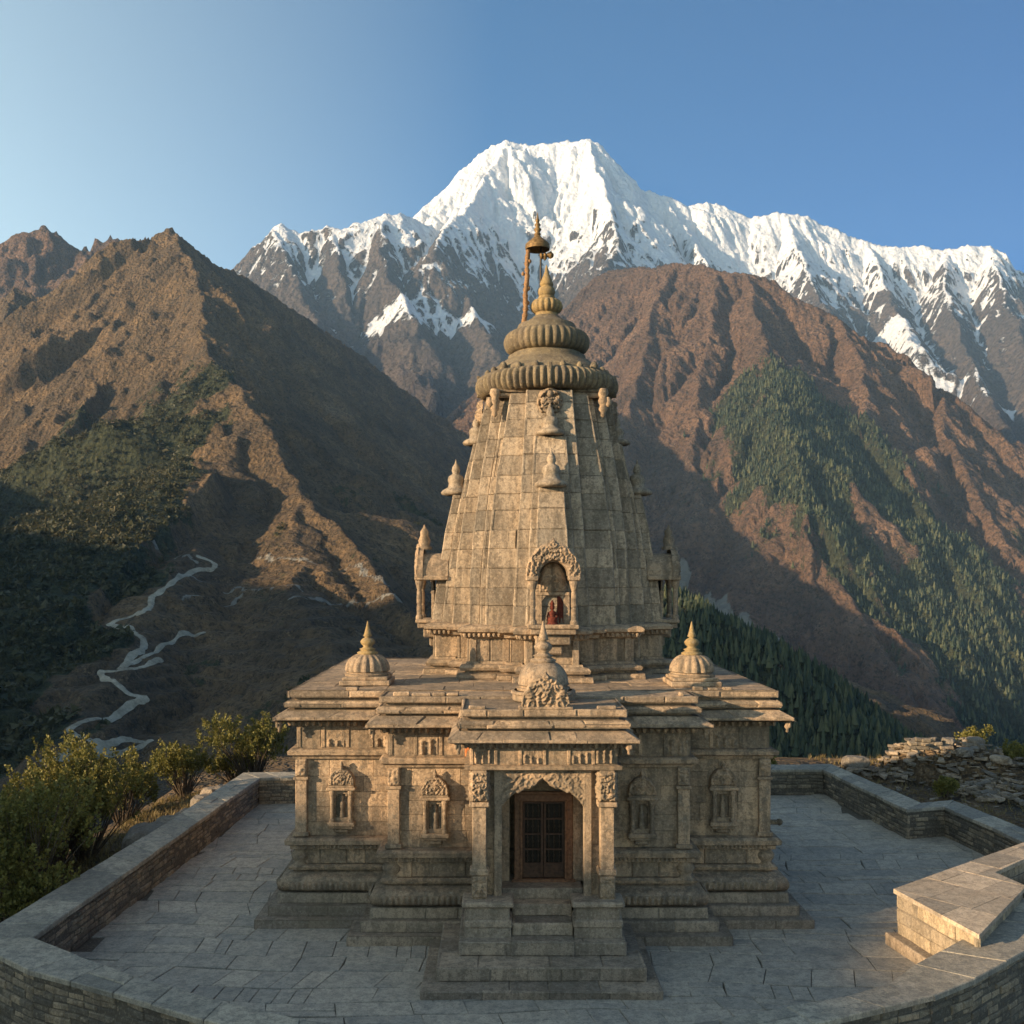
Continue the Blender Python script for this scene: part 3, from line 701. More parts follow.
# ---------------------------------------------------------------- the temple
YF, YB = 22.6, 31.3; X0, X1 = -4.62, 6.12; M0, M1, YM = -2.42, 4.1, 21.6
temple = empty('temple', (.78, 27.4, 0))
tag(temple, 'weathered sandstone temple with a tall ribbed tower, carved niches and front porch', 'temple')
def plan_body(o=0):
    p = [(X0, YF), (M0, YF), (M0, YM), (M1, YM), (M1, YF), (X1, YF), (X1, YB), (X0, YB)]
    return offset(p, o) if o else p
def edges(plan): return [(plan[i], plan[(i+1) % len(plan)]) for i in range(len(plan))]
def ring_ashlar(mb, o0, z0, o1, z1, bl=.9, courses=1, plan=None, skip=(), **kw):
    P0 = offset(plan, o0); P1 = offset(plan, o1)
    for i in range(len(P0)):
        if i in skip: continue
        j = (i+1) % len(P0)
        mb.ashlar((*P0[i], z0), (*P0[j], z0), (*P1[j], z1), (*P1[i], z1), bl=bl, courses=courses, **kw)
B = plan_body()
# stepped plinth
mb = MB()
ring_ashlar(mb, .80, -.05, .80, .20, 1.5, plan=B, jit=.012, c=.025); mb.cap(offset(B, .80), .195, .4)
ring_ashlar(mb, .56, .195, .56, .43, 1.2, plan=B, jit=.012, c=.025); ring_ashlar(mb, .38, .43, .36, .66, 1.2, plan=B, jit=.01, c=.02)
mb.loft(B, [(.8, .195), (.55, .2), (.55, .425), (.35, .43), (.34, .66), (.2, .665)], .35)
mb.build('plinth', M_plinth, temple, weather=.012)
# carved base mouldings
mb = MB(); prof = [(.2, .66)]+[(.24+.14*math.sin(a), .84-.17*math.cos(a)) for a in np.linspace(0, math.pi, 9)]+[(.2, 1.03), (.08, 1.06), (.06, 1.12)]
mb.loft(B, prof, .4, True)
for (a, b) in edges(B)[:5]+[edges(B)[7]]:
    L = math.hypot(b[0]-a[0], b[1]-a[1]); ux = np.array([(b[0]-a[0])/L, (b[1]-a[1])/L, 0]); n = np.array([ux[1], -ux[0], 0])
    mb.relief(np.array([*a, .72])+n*.385-ux*.1, ux, (0, 0, 1), L+.2, .2, .085, 3, kind='row', tone=.3)
mb.loft(B, [(.06, 1.10), (.16, 1.12), (.18, 1.18), (.1, 1.22), (.04, 1.22)], .5)
ring_ashlar(mb, .04, 1.22, .04, 1.56, .62, plan=B, c=.02, jit=.018)
prof = [(.0, 1.56), (.14, 1.58), (.14, 1.66), (.24, 1.70), (.25, 1.80), (.20, 1.84), (.0, 1.86)]
mb.loft(B, prof, .5)
for (a, b) in edges(B)[:5]+[edges(B)[7]]:
    L = math.hypot(b[0]-a[0], b[1]-a[1]); k = int(L/.09); ux = np.array([(b[0]-a[0])/L, (b[1]-a[1])/L]); n = np.array([ux[1], -ux[0]])
    for i in range(k):
        p = np.array(a)+ux*(i+.5)*L/k+n*.17; mb.box(p[0]-.026, p[0]+.026, p[1]-.026, p[1]+.026, 1.61, 1.69, .01, .35)
# squat pot-shaped stones at the corners of the base
for (x, y) in ((X0, YF), (M0, YM), (M1, YM), (X1, YF)):
    mb.lathe(x+(.06 if x < 1 else -.06), y+.04, [(.12, 1.06), (.2, 1.1), (.22, 1.2), (.14, 1.27), (.2, 1.36), (.22, 1.44), (.15, 1.52), (.17, 1.57)], 12, tone=.3)
mb.build('base_moulding', M_carve, temple, weather=.008)
# walls
mb = MB(); ring_ashlar(mb, 0, 1.86, 0, 3.62, .85, courses=5, plan=B, jit=.006, c=.008, gap=.005, tone=(.25, .85)); mb.cap(B, 4.0, .4)
mb.build('wall', M_stone, temple)
# corner pilasters with carved capitals
def pilaster(x0, x1, y, z0, z1, proud=.11):
    m = MB(); zc = z1-.42
    m.box(x0, x1, y-proud, y+.05, z0, zc, .012, .6); m.box(x0-.04, x1+.04, y-proud-.04, y+.05, zc-.05, zc+.02, .01, .5)
    m.box(x0+.01, x1-.01, y-proud+.02, y+.05, zc+.02, z1, .01, .4)
    m.relief((x0, y-proud-.005, zc+.03), (1, 0, 0), (0, 0, 1), x1-x0, z1-zc-.04, .055, int(abs(x0)*7), sc=11)
    m.box(x0-.05, x1+.05, y-proud-.05, y+.05, z0, z0+.09, .01, .5)
    return m.build('pilaster', M_carve, temple, weather=.006)
for a in ((X0-.03, X0+.23, YF, 1.87, 3.62), (M0-.02, M0+.24, YM, 1.87, 3.62), (M1-.24, M1+.02, YM, 1.87, 3.62), (X1-.23, X1+.03, YF, 1.87, 3.62)): pilaster(*a)
# string course, frieze, dentils
mb = MB(); mb.loft(B, [(0, 3.6), (.08, 3.62), (.1, 3.68), (.19, 3.72), (.2, 3.80), (.14, 3.84), (.02, 3.85)], .55); mb.build('string_course', M_carve, temple, weather=.007)
mb = MB(); mb.loft(B, [(.02, 3.84), (.02, 4.36)], .3)
for ei in (0, 1, 2, 3, 4, 7):
    a, b = edges(B)[ei]; L = math.hypot(b[0]-a[0], b[1]-a[1]); ux = np.array([(b[0]-a[0])/L, (b[1]-a[1])/L, 0]); n = np.array([ux[1], -ux[0], 0])
    k = max(1, int(L/.52)); w = L/k
    for i in range(k):
        o = np.array([*a, 3.87])+ux*(i*w)
        if (i+ei) % 2: mb.relief(o+ux*.09+n*.03, ux, (0, 0, 1), w-.1, .44, .06, i*3+ei, kind='figures', tone=.45, cell=.016)
        else:
            c_ = o+ux*.09+n*.02; mb.ashlar(c_, c_+ux*(w-.1), c_+ux*(w-.1)+np.array([0, 0, .44]), c_+np.array([0, 0, .44]), bl=2, courses=1, back=.02)
        q = o+n*.05; q2 = q+ux*.085
        mb.ashlar(q, q2, q2+np.array([0, 0, .46]), q+np.array([0, 0, .46]), bl=2, courses=1, back=.06, c=.01)
mb.build('frieze', M_carve, temple, weather=.004)
mb = MB()
def dentils(mb, a, b, off, z0, z1, step=.15, w=.05, proud=.05, tone=.45):
    L = math.hypot(b[0]-a[0], b[1]-a[1]); ux = np.array([(b[0]-a[0])/L, (b[1]-a[1])/L]); n = np.array([ux[1], -ux[0]]); k = max(1, int(L/step))
    for i in range(k):
        p = np.array(a)+ux*(i+.5)*L/k+n*off
        mb.lathe(p[0], p[1], [(0.005, z0), (w*.6, z0+.012), (w, (z0*.45+z1*.55)), (w, z1)], 6, tone=rng.uniform(.3, .8), smooth=False)
for ei in (0, 1, 2, 3, 4, 7): dentils(mb, *edges(offset(B, .16))[ei], .0, 4.37, 4.48)
mb.loft(B, [(.0, 4.36), (.1, 4.38), (.1, 4.46), (.3, 4.5), (.5, 4.53)], .3)
mb.build('dentil_course', M_carve, temple)
# stepped slab roof
def roof(B, z, mat, skip=(), cap=True, e=.47):
    mb = MB()
    mb.loft(B, [(.3, z-.04), (e-.04, z-.02), (e, z)], .3)
    ring_ashlar(mb, e, z-.01, e, z+.055, .95, plan=B, c=.012, jit=.014, skip=skip)
    ring_ashlar(mb, e, z+.055, .20, z+.20, .95, plan=B, c=.02, jit=.016, skip=skip, gap=.012)
    ring_ashlar(mb, .25, z+.245, .27, z+.34, .8, plan=B, c=.03, jit=.018, skip=skip); ring_ashlar(mb, .27, z+.34, .17, z+.41, .8, plan=B, c=.03, jit=.014, skip=skip)
    ring_ashlar(mb, .20, z+.475, .20, z+.62, 1.0, plan=B, c=.025, jit=.016, skip=skip)
    mb.loft(B, [(e, z), (e-.02, z+.05), (.17, z+.19), (.06, z+.20), (.06, z+.25), (.22, z+.25), (.24, z+.34), (.14, z+.40), (.05, z+.41), (.05, z+.475), (.17, z+.478), (.17, z+.60), (.12, z+.615)], .3)
    if cap:
        P0 = offset(B, .155); xs_ = [p[0] for p in P0]; ys_ = [p[1] for p in P0]
        mb.cap(P0, z+.60, .3)
    return mb
mb = roof(B, 4.55, M_stone)
# roof paving slabs
yy = YM-.1
while yy < YB:
    d_ = rng.uniform(.7, 1.1); xx0, xx1 = (M0-.1, M1+.1) if yy+d_ < YF+.3 else (X0-.13, X1+.13)
    if yy < YF < yy+d_: d_ = YF-.12-yy
    mb.ashlar((xx0, yy, 5.168), (xx1, yy, 5.168), (xx1, min(yy+d_, YB), 5.168), (xx0, min(yy+d_, YB), 5.168), bl=1.3, courses=1, back=.02, jit=.006, c=.012); yy += d_
    if d_ < .12: yy += .12
# weathered blocking course along the roof edge, some stones missing
for (xa, xb, y_) in ((X0+.2, M0-.2, YF-.1), (M0+.1, -.9, YM-.1), (2.9, M1-.1, YM-.1), (M1+.3, X1-.2, YF-.1)):
    x_ = xa
    while x_ < xb:
        w_ = rng.uniform(.16, .5)
        if rng.random() < .6: mb.box(x_, min(x_+w_, xb), y_-.03, y_+.16, 5.165, 5.165+rng.uniform(.05, .1), .02)
        x_ += w_+rng.uniform(.02, .15)
mb.build('roof', M_stone, temple, weather=.014)
# curled ornaments hanging at the eave corners
for x, y, s in ((X0-.4, YF-.4, -1), (X1+.4, YF-.4, 1), (M1+.38, YM-.38, 1), (2.6, 19.42, 1), (-.88, 19.42, -1), (M0-.38, YM-.38, -1)):
    m = MB(); z = 4.52
    m.lathe(x-.06*s, y+.06, [(0.01, z-.26), (.04, z-.24), (.03, z-.19), (.07, z-.13), (.05, z-.08), (.08, z-.03), (.06, z)], 10, tone=.5)
    m.lathe(x-.02*s, y+.02, [(0.01, z-.15), (.04, z-.12), (.035, z-.05), (.04, z)], 8, tone=.5)
    m.build('eave_ornament', M_carve, temple)

# ---- little shrine-niche on the wall: sill, colonnettes, lintel, carved pediment
def ogee(W, H, base=.12):
    def mk(u, v):
        x = np.abs(u-.5)*2; top = base+(1-base)*(np.clip(1-x**2.1, 0, 1)**.55)*.86+(np.clip(1-x/.16, 0, 1))*.14*(1-base)
        return np.minimum(top-v, 1-x*1.0)
    return mk
def slab_outline(mb, mk, o, ux, uz, W, H, th, tone=.4, n=26):
    """the pediment's edge has real thickness"""
    o = np.array(o, float); ux = np.array(ux, float); uz = np.array(uz, float); nrm = np.cross(ux, uz); us = np.linspace(0, 1, n+1); vs = []
    for u in us:
        v = np.linspace(0, 1, 60); m = mk(np.full(60, u), v); k = np.where(m > 0)[0]; vs.append(v[k[-1]] if len(k) else 0)
    pts = [o+ux*W*u+uz*H*v for u, v in zip(us, vs)]
    V_ = [p for q in pts for p in (q+nrm*.006, q-nrm*th)]; f = [[2*i, 2*i+1, 2*i+3, 2*i+2] for i in range(n)]
    base = len(V_); V_ += [o+nrm*.0, o-nrm*th, o+ux*W+nrm*.0, o+ux*W-nrm*th]; f.append([base, base+2, base+3, base+1])
    mb.add(V_, f, tone)
def niche(cx, y, z, W=.62, H=1.4, proud=.22, seed=0):
    s = W/.62; nm = MB(); hw = W/2
    nm.box(cx-hw*.45, cx+hw*.45, y-.004, y+.01, z+.3*s, z+.86*s, .004, .02)
    nm.lathe(cx, y-.045, [(.07*s, z+.27*s), (.075*s, z+.34*s), (.05*s, z+.45*s), (.07*s, z+.52*s), (.06*s, z+.6*s), (.025*s, z+.64*s), (.045*s, z+.69*s), (.04*s, z+.75*s), (.01, z+.8*s)], 10, tone=.3)
    for sx in (-1, 1): nm.box(cx+sx*hw*.36-.03*s, cx+sx*hw*.36+.03*s, y-proud*.4, y+.01, z+.74*s, z+.86*s, .02, .4)
    nm.box(cx-hw*.72, cx-hw*.45, y-proud*.45, y+.02, z+.2*s, z+.9*s, .01, .4); nm.box(cx+hw*.45, cx+hw*.72, y-proud*.45, y+.02, z+.2*s, z+.9*s, .01, .4)
    nm.box(cx-hw*.5, cx+hw*.5, y-proud*.45, y+.02, z+.80*s, z+.9*s, .01, .4)
    nm.box(cx-hw*.5, cx+hw*.5, y-proud*.45, y+.02, z+.17*s, z+.27*s, .01, .4)
    ni = nm.build('niche', M_carve, temple, weather=.004)
    m = MB(); m.box(cx-hw, cx+hw, y-proud, y+.02, z+.08*s, z+.18*s, .02, .6); m.box(cx-hw*.86, cx+hw*.86, y-proud*.8, y+.02, z+.02*s, z+.08*s, .015, .4)
    m.box(cx-hw*.5, cx+hw*.5, y-proud*.5, y+.02, z-.09*s, z+.02*s, .03, .4); m.build('sill', M_carve, ni, weather=.006)
    for sx in (-1, 1):
        m = MB(); xx = cx+sx*hw*.68; yy_ = y-proud*.68
        m.lathe(xx, yy_, [(.062*s, z+.18*s), (.062*s, z+.24*s), (.04*s, z+.27*s), (.048*s, z+.4*s), (.036*s, z+.47*s), (.048*s, z+.6*s), (.036*s, z+.66*s), (.05*s, z+.78*s), (.07*s, z+.84*s), (.07*s, z+.9*s)], 10, tone=.5, smooth=False)
        m.build('colonnette', M_carve, ni)
    m = MB(); m.box(cx-hw*1.06, cx+hw*1.06, y-proud*1.05, y+.02, z+.9*s, z+.97*s, .015, .6); m.box(cx-hw*.95, cx+hw*.95, y-proud*.9, y+.02, z+.97*s, z+1.01*s, .01, .4); m.build('lintel', M_carve, ni, weather=.005)
    m = MB(); PW, PH = W*.98, .44*s; mk = ogee(PW, PH)
    m.relief((cx-PW/2, y-proud*.75, z+1.01*s), (1, 0, 0), (0, 0, 1), PW, PH, .06, 31+seed, mk, .014, sc=9)
    slab_outline(m, mk, (cx-PW/2, y-proud*.75, z+1.01*s), (1, 0, 0), (0, 0, 1), PW, PH, proud*.75+.02)
    m.lathe(cx, y-proud*.6, [(.05, z+1.40*s), (.03, z+1.44*s), (.05, z+1.48*s), (.01, z+1.56*s)], 8); m.build('pediment', M_carve, ni)
for i, (cx, y) in enumerate(((-3.6, YF), (-1.41, YM), (3.08, YM), (5.07, YF))): niche(cx, y, 2.02, seed=i)
# stone spout at the right corner
m = MB(); m.box(X1+.02, X1+.34, YF+.3, YF+.42, 2.02, 2.12, .02, .3); m.lathe(X1+.36, YF+.36, [(0.01, 1.99), (.07, 2.03), (.08, 2.08), (.06, 2.13), (0.01, 2.15)], 10, tone=.2); m.build('water_spout', M_ring, temple)

# ---- porch
PX0, PX1, PY = -.62, 2.34, 19.75
pc = (PX0+PX1)/2
porch = MB()
for a, b in ((PX0+.1, -.02), (1.74, PX1-.1)):                        # side piers
    porch.ashlar((a, PY+.17, .66), (b, PY+.17, .66), (b, PY+.17, 4.0), (a, PY+.17, 4.0), ch=.55, bl=.7, c=.012, tone=(.35, .7))
for x, sg in ((PX0+.1, 1), (PX1-.1, -1)):
    p = [(x, YM, .66), (x, PY+.17, .66), (x, PY+.17, 4.0), (x, YM, 4.0)]; p = p if sg > 0 else [p[1], p[0], p[3], p[2]]
    porch.ashlar(*p, ch=.42, bl=.7, c=.012)
for x, sg in ((-.02, -1), (1.74, 1)):
    p = [(x, YM, .66), (x, PY+.17, .66), (x, PY+.17, 4.0), (x, YM, 4.0)]; p = p if sg > 0 else [p[1], p[0], p[3], p[2]]
    porch.ashlar(*p, ch=.5, bl=.8, c=.012)
porch.box(-.0, 1.72, PY+.35, YM, 3.72, 4.0, .01, .3)
porch.box(-.03, .2, 20.75, 21.2, 1.38, 3.75, .01, .4); porch.box(1.52, 1.75, 20.75, 21.2, 1.38, 3.75, .01, .4); porch.box(.19, 1.53, 20.75, 21.2, 3.2, 3.75, .01, .35)
porch.build('porch_wall', M_stone, temple, weather=.006)
# cusped arch over the doorway
def arch_z(u):                                # u in -1..1 -> underside height of the arch
    a = abs(u)
    if a < .14: return 3.70-a*.9
    if a < .40: return 3.55-(a-.14)*.25-.05*math.sin((a-.14)/.26*math.pi)**.5*0
    return 3.47-.40*max(0, (a-.40)/.6)**2.1-.03*abs(math.sin((a-.4)*14))
m = MB(); us = np.linspace(-1, 1, 81); xa = pc+us*.87; yf = PY+.12; v = []; f = []
za = [arch_z(u)+.035*abs(math.sin(u*11)) for u in us]
for i in range(81): v += [(xa[i], yf, za[i]), (xa[i], yf, 3.92), (xa[i], yf+.2, za[i])]
for i in range(80): f += [[3*i, 3*i+3, 3*i+4, 3*i+1], [3*i+2, 3*i+5, 3*i+3, 3*i]]
m.add(v, f, .5)
def am(u, v_):
    za_ = np.interp(u, (us+1)/2, za); return np.minimum((v_*1.12+2.8-za_)*1.6, .5)
m.relief((pc-.87, yf-.004, 2.8), (1, 0, 0), (0, 0, 1), 1.74, 1.12, .045, 77, am, .016, sc=5)
m.box(PX0-.02, PX1+.02, PY-.02, PY+.14, 3.90, 3.97, .012, .6)
m.build('cusped_arch', M_carve, temple)
# engaged pilaster strips beside the doorway
for x0_, x1_ in ((-.12, .04), (1.68, 1.84)): m = MB(); m.box(x0_, x1_, PY+.08, PY+.3, 1.36, 3.9, .012, .45); m.build('jamb', M_stone, temple, weather=.006)
# columns with pedestals
for x in (PX0+.07, PX1-.35):
    m = MB(); m.box(x, x+.28, PY-.12, PY+.16, 1.95, 3.24, .014, .55)
    co = m.build('column', M_stone, temple, weather=.006)
    m = MB(); m.box(x-.06, x+.34, PY-.18, PY+.2, 3.2, 3.3, .02, .65); m.box(x-.01, x+.29, PY-.12, PY+.18, 3.3, 3.92, .01, .4)
    m.relief((x-.02, PY-.13, 3.31), (1, 0, 0), (0, 0, 1), .33, .58, .075, int(x*9)+50, sc=8, cell=.014)
    m.relief((x+.30, PY-.13, 3.31), (0, 1, 0), (0, 0, 1), .31, .58, .06, int(x*9)+57, sc=8); m.relief((x-.02, PY+.18, 3.31), (0, -1, 0), (0, 0, 1), .31, .58, .06, int(x*9)+58, sc=8)
    m.build('capital', M_carve, co)
    m = MB(); m.box(x-.05, x+.33, PY-.17, PY+.2, 1.84, 1.97, .025, .6); m.box(x-.01, x+.29, PY-.13, PY+.18, 1.36, 1.84, .012, .4)
    m.relief((x-.01, PY-.14, 1.40), (1, 0, 0), (0, 0, 1), .30, .42, .045, int(x*9)+63, sc=8, cell=.014); m.build('column_base', M_carve, co)
for x0_, x1_ in ((-.72, .24), (1.44, 2.42)):
    m = MB(); m.box(x0_-.03, x1_+.03, PY-.36, PY+.3, 1.26, 1.37, .03, .6); m.box(x0_+.05, x1_-.05, PY-.28, PY+.3, 1.0, 1.26, .015, .35)
    m.box(x0_, x1_, PY-.34, PY+.3, .86, 1.02, .03, .5); m.box(x0_+.02, x1_-.02, PY-.32, PY+.3, .66, .87, .015, .4)
    m.build('pedestal', M_plinth, temple, weather=.01)
# frieze and roof of the porch
PP_ = [(PX0+.02, PY), (PX1-.02, PY), (PX1-.02, YM+.1), (PX0+.02, YM+.1)]
m = MB(); m.loft(PP_, [(0, 3.9), (.1, 3.93), (.11, 4.0), (.02, 4.02), (.02, 4.36), (.1, 4.38), (.12, 4.45), (.3, 4.5)], .45)
for i in range(6):
    x = PX0+.06+i*.485
    if i % 2 == 0 or i == 5: m.relief((x+.02, PY-.025, 4.03), (1, 0, 0), (0, 0, 1), .42, .32, .06, 90+i, kind='figures', cell=.012)
    m.box(x-.04, x+.03, PY-.05, PY+.02, 4.02, 4.36, .01, .7)
m.build('porch_frieze', M_carve, temple, weather=.004)
m = MB(); Pd = offset(PP_, .14)
for ei in (0, 1, 3): dentils(m, *edges(Pd)[ei], 0, 4.36, 4.47, .12, .045, tone=.6)
m.build('porch_dentils', M_carve, temple)
mb = roof(PP_, 4.52, M_stone, skip=(2,), e=.42); mb.box(PX0+.0, PX0+.34, PY-.05, PY+.1, 5.12, 5.2, .02); mb.box(PX1-.4, PX1-.02, PY-.05, PY+.1, 5.12, 5.19, .02)
mb.build('porch_roof', M_stone, temple, weather=.014)
# orange painted patch of plaster beside the porch frieze
m = MB(); m.box(-.76, -.64, YM-.16, YM-.02, 3.86, 4.2, .02, .5); m.build('painted_block', M_orange, temple)
# steps
m = MB()
def step(x0, x1, y0, y1, z0, z1, bl=1.1):
    m.ashlar((x0, y0, z0), (x1, y0, z0), (x1, y0, z1), (x0, y0, z1), bl=bl, courses=1, c=.02, jit=.01)
    m.ashlar((x1, y0, z0), (x1, y1, z0), (x1, y1, z1), (x1, y0, z1), bl=bl, courses=1, c=.02, jit=.006); m.ashlar((x0, y1, z0), (x0, y0, z0), (x0, y0, z1), (x0, y1, z1), bl=bl, courses=1, c=.02, jit=.006)
    m.ashlar((x0, y0, z1), (x1, y0, z1), (x1, y1, z1), (x0, y1, z1), bl=bl, ch=.7, c=.02, jit=.005, back=.03)
step(-1.46, 3.0, 18.17, 21.0, -.05, .15); step(-1.2, 2.76, 18.62, 21.0, .15, .41); step(-.8, 2.46, 19.2, 21.4, .41, .67)
step(.23, 1.45, 19.17, 19.9, .42, .695, 2); step(.24, 1.44, 19.5, 20.1, .69, .93, 2); step(.24, 1.44, 19.95, 20.5, .93, 1.16, 1.2); step(.02, 1.70, 20.27, 21.3, 1.16, 1.39, 1.2)
m.build('steps', M_plinth, temple, weather=.012)
# door
door = MB(); door.box(.3, .46, 20.72, 20.86, 1.38, 3.2, .012, .5); door.box(1.36, 1.52, 20.72, 20.86, 1.38, 3.2, .012, .5); door.box(.3, 1.52, 20.70, 20.86, 3.06, 3.22, .012, .6)
door.box(.42, .47, 20.68, 20.74, 1.4, 3.1, .01, .7); door.box(1.35, 1.40, 20.68, 20.74, 1.4, 3.1, .01, .7); door.box(.25, 1.57, 20.68, 20.8, 1.36, 1.44, .012, .4); door.box(.22, 1.6, 20.66, 20.76, 3.22, 3.28, .012, .6)
dr = door.build('door', M_wood, temple)
m = MB(); m.box(.46, 1.36, 20.84, 20.88, 1.44, 3.06, .004, .1); m.build('door_pane', M_dark, dr)
for x0_, x1_ in ((.47, .905), (.915, 1.35)):
    m = MB(); w = .05
    m.box(x0_, x0_+w, 20.78, 20.83, 1.45, 3.05, .006); m.box(x1_-w, x1_, 20.78, 20.83, 1.45, 3.05, .006)
    for z in (1.45, 1.72, 2.02, 2.34, 2.66, 3.0): m.box(x0_, x1_, 20.785, 20.825, z, z+(.14 if z < 1.5 else .04), .006)
    m.box(x0_, x1_, 20.80, 20.82, 1.45, 1.74, .004); m.build('door_leaf', M_dwood, dr)
    g = MB()
    for z in (1.76, 2.06, 2.38, 2.70):
        xm = (x0_+x1_)/2
        for dx_ in (-.11, 0, .11): g.lathe(xm+dx_, 20.81, [(.008, z), (.02, z+.04), (.009, z+.09), (.026, z+.14), (.009, z+.19), (.018, z+.23), (.007, z+.28)], 8)
    g.build('grille', M_iron, dr)

# ---- domes on the roof
def dome(cx, cy, z, r, h, ribs, fin, name='corner_dome', sq=True):
    m = MB()
    if sq:
        for k, (q, z0, z1) in enumerate(((1.0, 0, .12), (.9, .12, .2))): m.box(cx-r*q, cx+r*q, cy-r*q, cy+r*q, z+z0, z+z1, .02, .6)
        zb = z+.2
    else: m.lathe(cx, cy, [(r*1.06, z), (r*1.06, z+.12), (r*1.12, z+.14), (r*1.1, z+.19), (r, z+.2)], 40, smooth=False); zb = z+.2
    m.lathe(cx, cy, [(r*.9, zb), (r*.93, zb+.05), (r*.84, zb+.07), (r*.84, zb+.10), (r*.9, zb+.12)], 40, smooth=False)
    zb += .12; pr = [(r*.87*math.cos(a)**.75+.0, zb+h*math.sin(a)) for a in np.linspace(0, 1.35, 12)]
    m.lathe(cx, cy, pr, 96, rib=ribs, amp=.13 if ribs else 0, ribz=(zb+h*.35, h*.75))
    d = m.build(name, M_stone, temple, weather=.008)
    zt = zb+h*.97; k = fin
    f_ = MB(); f_.lathe(cx, cy, [(.30*k, zt-.02), (.33*k, zt+.03*k), (.24*k, zt+.07*k), (.2*k, zt+.1*k), (.26*k, zt+.14*k), (.17*k, zt+.17*k), (.13*k, zt+.22*k), (.21*k, zt+.30*k), (.23*k, zt+.37*k), (.17*k, zt+.45*k), (.07*k, zt+.50*k), (.14*k, zt+.54*k), (.11*k, zt+.60*k), (.06*k, zt+.8*k), (.01, zt+1.0*k)], 24)
    f_.build('finial', M_gold if name == 'corner_dome' else M_stone, d)
dome(-3.2, 23.95, 5.18, .60, .42, 16, .78)
dome(4.6, 23.75, 5.18, .60, .42, 16, .78)
dome(.92, 21.1, 5.16, .62, .50, 0, .86, 'porch_dome', False)
# carved gable standing on the porch roof
m = MB(); GW, GH = .98, .74; mk = ogee(GW, GH, .08)
m.relief((.91-GW/2, PY-.12, 5.14), (1, 0, 0), (0, 0, 1), GW, GH, .08, 123, mk, .014, sc=4.6); slab_outline(m, mk, (.91-GW/2, PY-.12, 5.14), (1, 0, 0), (0, 0, 1), GW, GH, .22)
m.box(.91-GW/2-.05, .91+GW/2+.05, PY-.2, PY+.14, 5.13, 5.19, .015, .6); m.build('porch_gable', M_carve, temple)
# ---------------------------------------------------------------- tower
TX, TY = 1.29, 27.4
tower_root = temple
def aw(z): return float(np.interp(z, [5.2, 6.5, 7.8, 8.9, 10.1, 11.2, 12.0, 12.62], [2.02, 2.02, 1.98, 1.90, 1.76, 1.58, 1.45, 1.34]))
def rotk(k, x, y):                                # face k: 0 = front
    for _ in range(k): x, y = -y, x
    return TX+x, TY+y
layers = [                                        # (half width at z, distance of the face from the axis at z, z top)
    (lambda z: aw(z)-.20, lambda z: aw(z)-.20, 12.62),
    (lambda z: aw(z)-.34, lambda z: aw(z)+.08, 12.62),
    (lambda z: np.interp(z, [6.5, 12.6], [.98, .60]), lambda z: aw(z)+np.interp(z, [6.5, 12.6], [.56, .32]), 12.62),
    (lambda z: np.interp(z, [6.5, 11.4], [.66, .42]), lambda z: aw(z)+np.interp(z, [6.5, 11.4], [.84, .46]), 11.40),
    (lambda z: np.interp(z, [6.5, 10.0], [.52, .32]), lambda z: aw(z)+np.interp(z, [6.5, 10.0], [1.12, .80]), 10.02),
]
zs = [6.5]
while zs[-1] < 12.3: zs.append(zs[-1]+rng.uniform(.42, .54))
zs[-1] = 12.62
mb = MB()
for k in range(4):
    for li, (W, D, zt) in enumerate(layers):
        inner = 0 if li == 0 else (lambda z, L=layers[li-1]: L[1](z))
        for i in range(len(zs)-1):
            a, b = zs[i], min(zs[i+1], zt)
            if a >= zt-.02: break
            wa, wb, da, db = W(a), W(b), D(a), D(b)
            p = [(*rotk(k, -wa, -da), a), (*rotk(k, wa, -da), a), (*rotk(k, wb, -db), b), (*rotk(k, -wb, -db), b)]
            mb.ashlar(*p, bl=1.0 if li < 2 else 1.6, courses=1, c=.02, jit=.016, gap=.022, tone=(.2, .9))
            if li:
                ia, ib = inner(a), inner(b)
                for sx in (-1, 1):
                    q = [(*rotk(k, sx*wa, -ia), a), (*rotk(k, sx*wa, -da), a), (*rotk(k, sx*wb, -db), b), (*rotk(k, sx*wb, -ib), b)]
                    if sx > 0: q = [q[1], q[0], q[3], q[2]]
                    mb.ashlar(*q, bl=.9, courses=1, c=.02, jit=.006, gap=.008)
mb.cap([rotk(0, sx*1.5, sy*1.5) for sx, sy in ((-1, -1), (1, -1), (1, 1), (-1, 1))], 12.6, .4)
tw = mb.build('tower', M_tower, temple, weather=.012)
def bell(mb, x, y, z, r, h):
    mb.lathe(x, y, [(r*.6, z-.06), (r*.98, z-.03), (r*1.05, z+.03), (r*.95, z+.08), (r*.55, z+h*.18), (r*.50, z+h*.3), (r*.58, z+h*.38), (r*.5, z+h*.5), (r*.22, z+h*.58), (r*.30, z+h*.66), (r*.24, z+h*.78), (r*.08, z+h*.88), (.008, z+h)], 24)
for k in range(4):
    for li, r, h in ((3, .36, .80), (4, .40, .95)):
        W, D, zt = layers[li]; m = MB(); x, y = rotk(k, 0, -(D(zt)-.06)); bell(m, x, y, zt+.03, r, h)
        m.build('tower_finial', M_tower, tw)
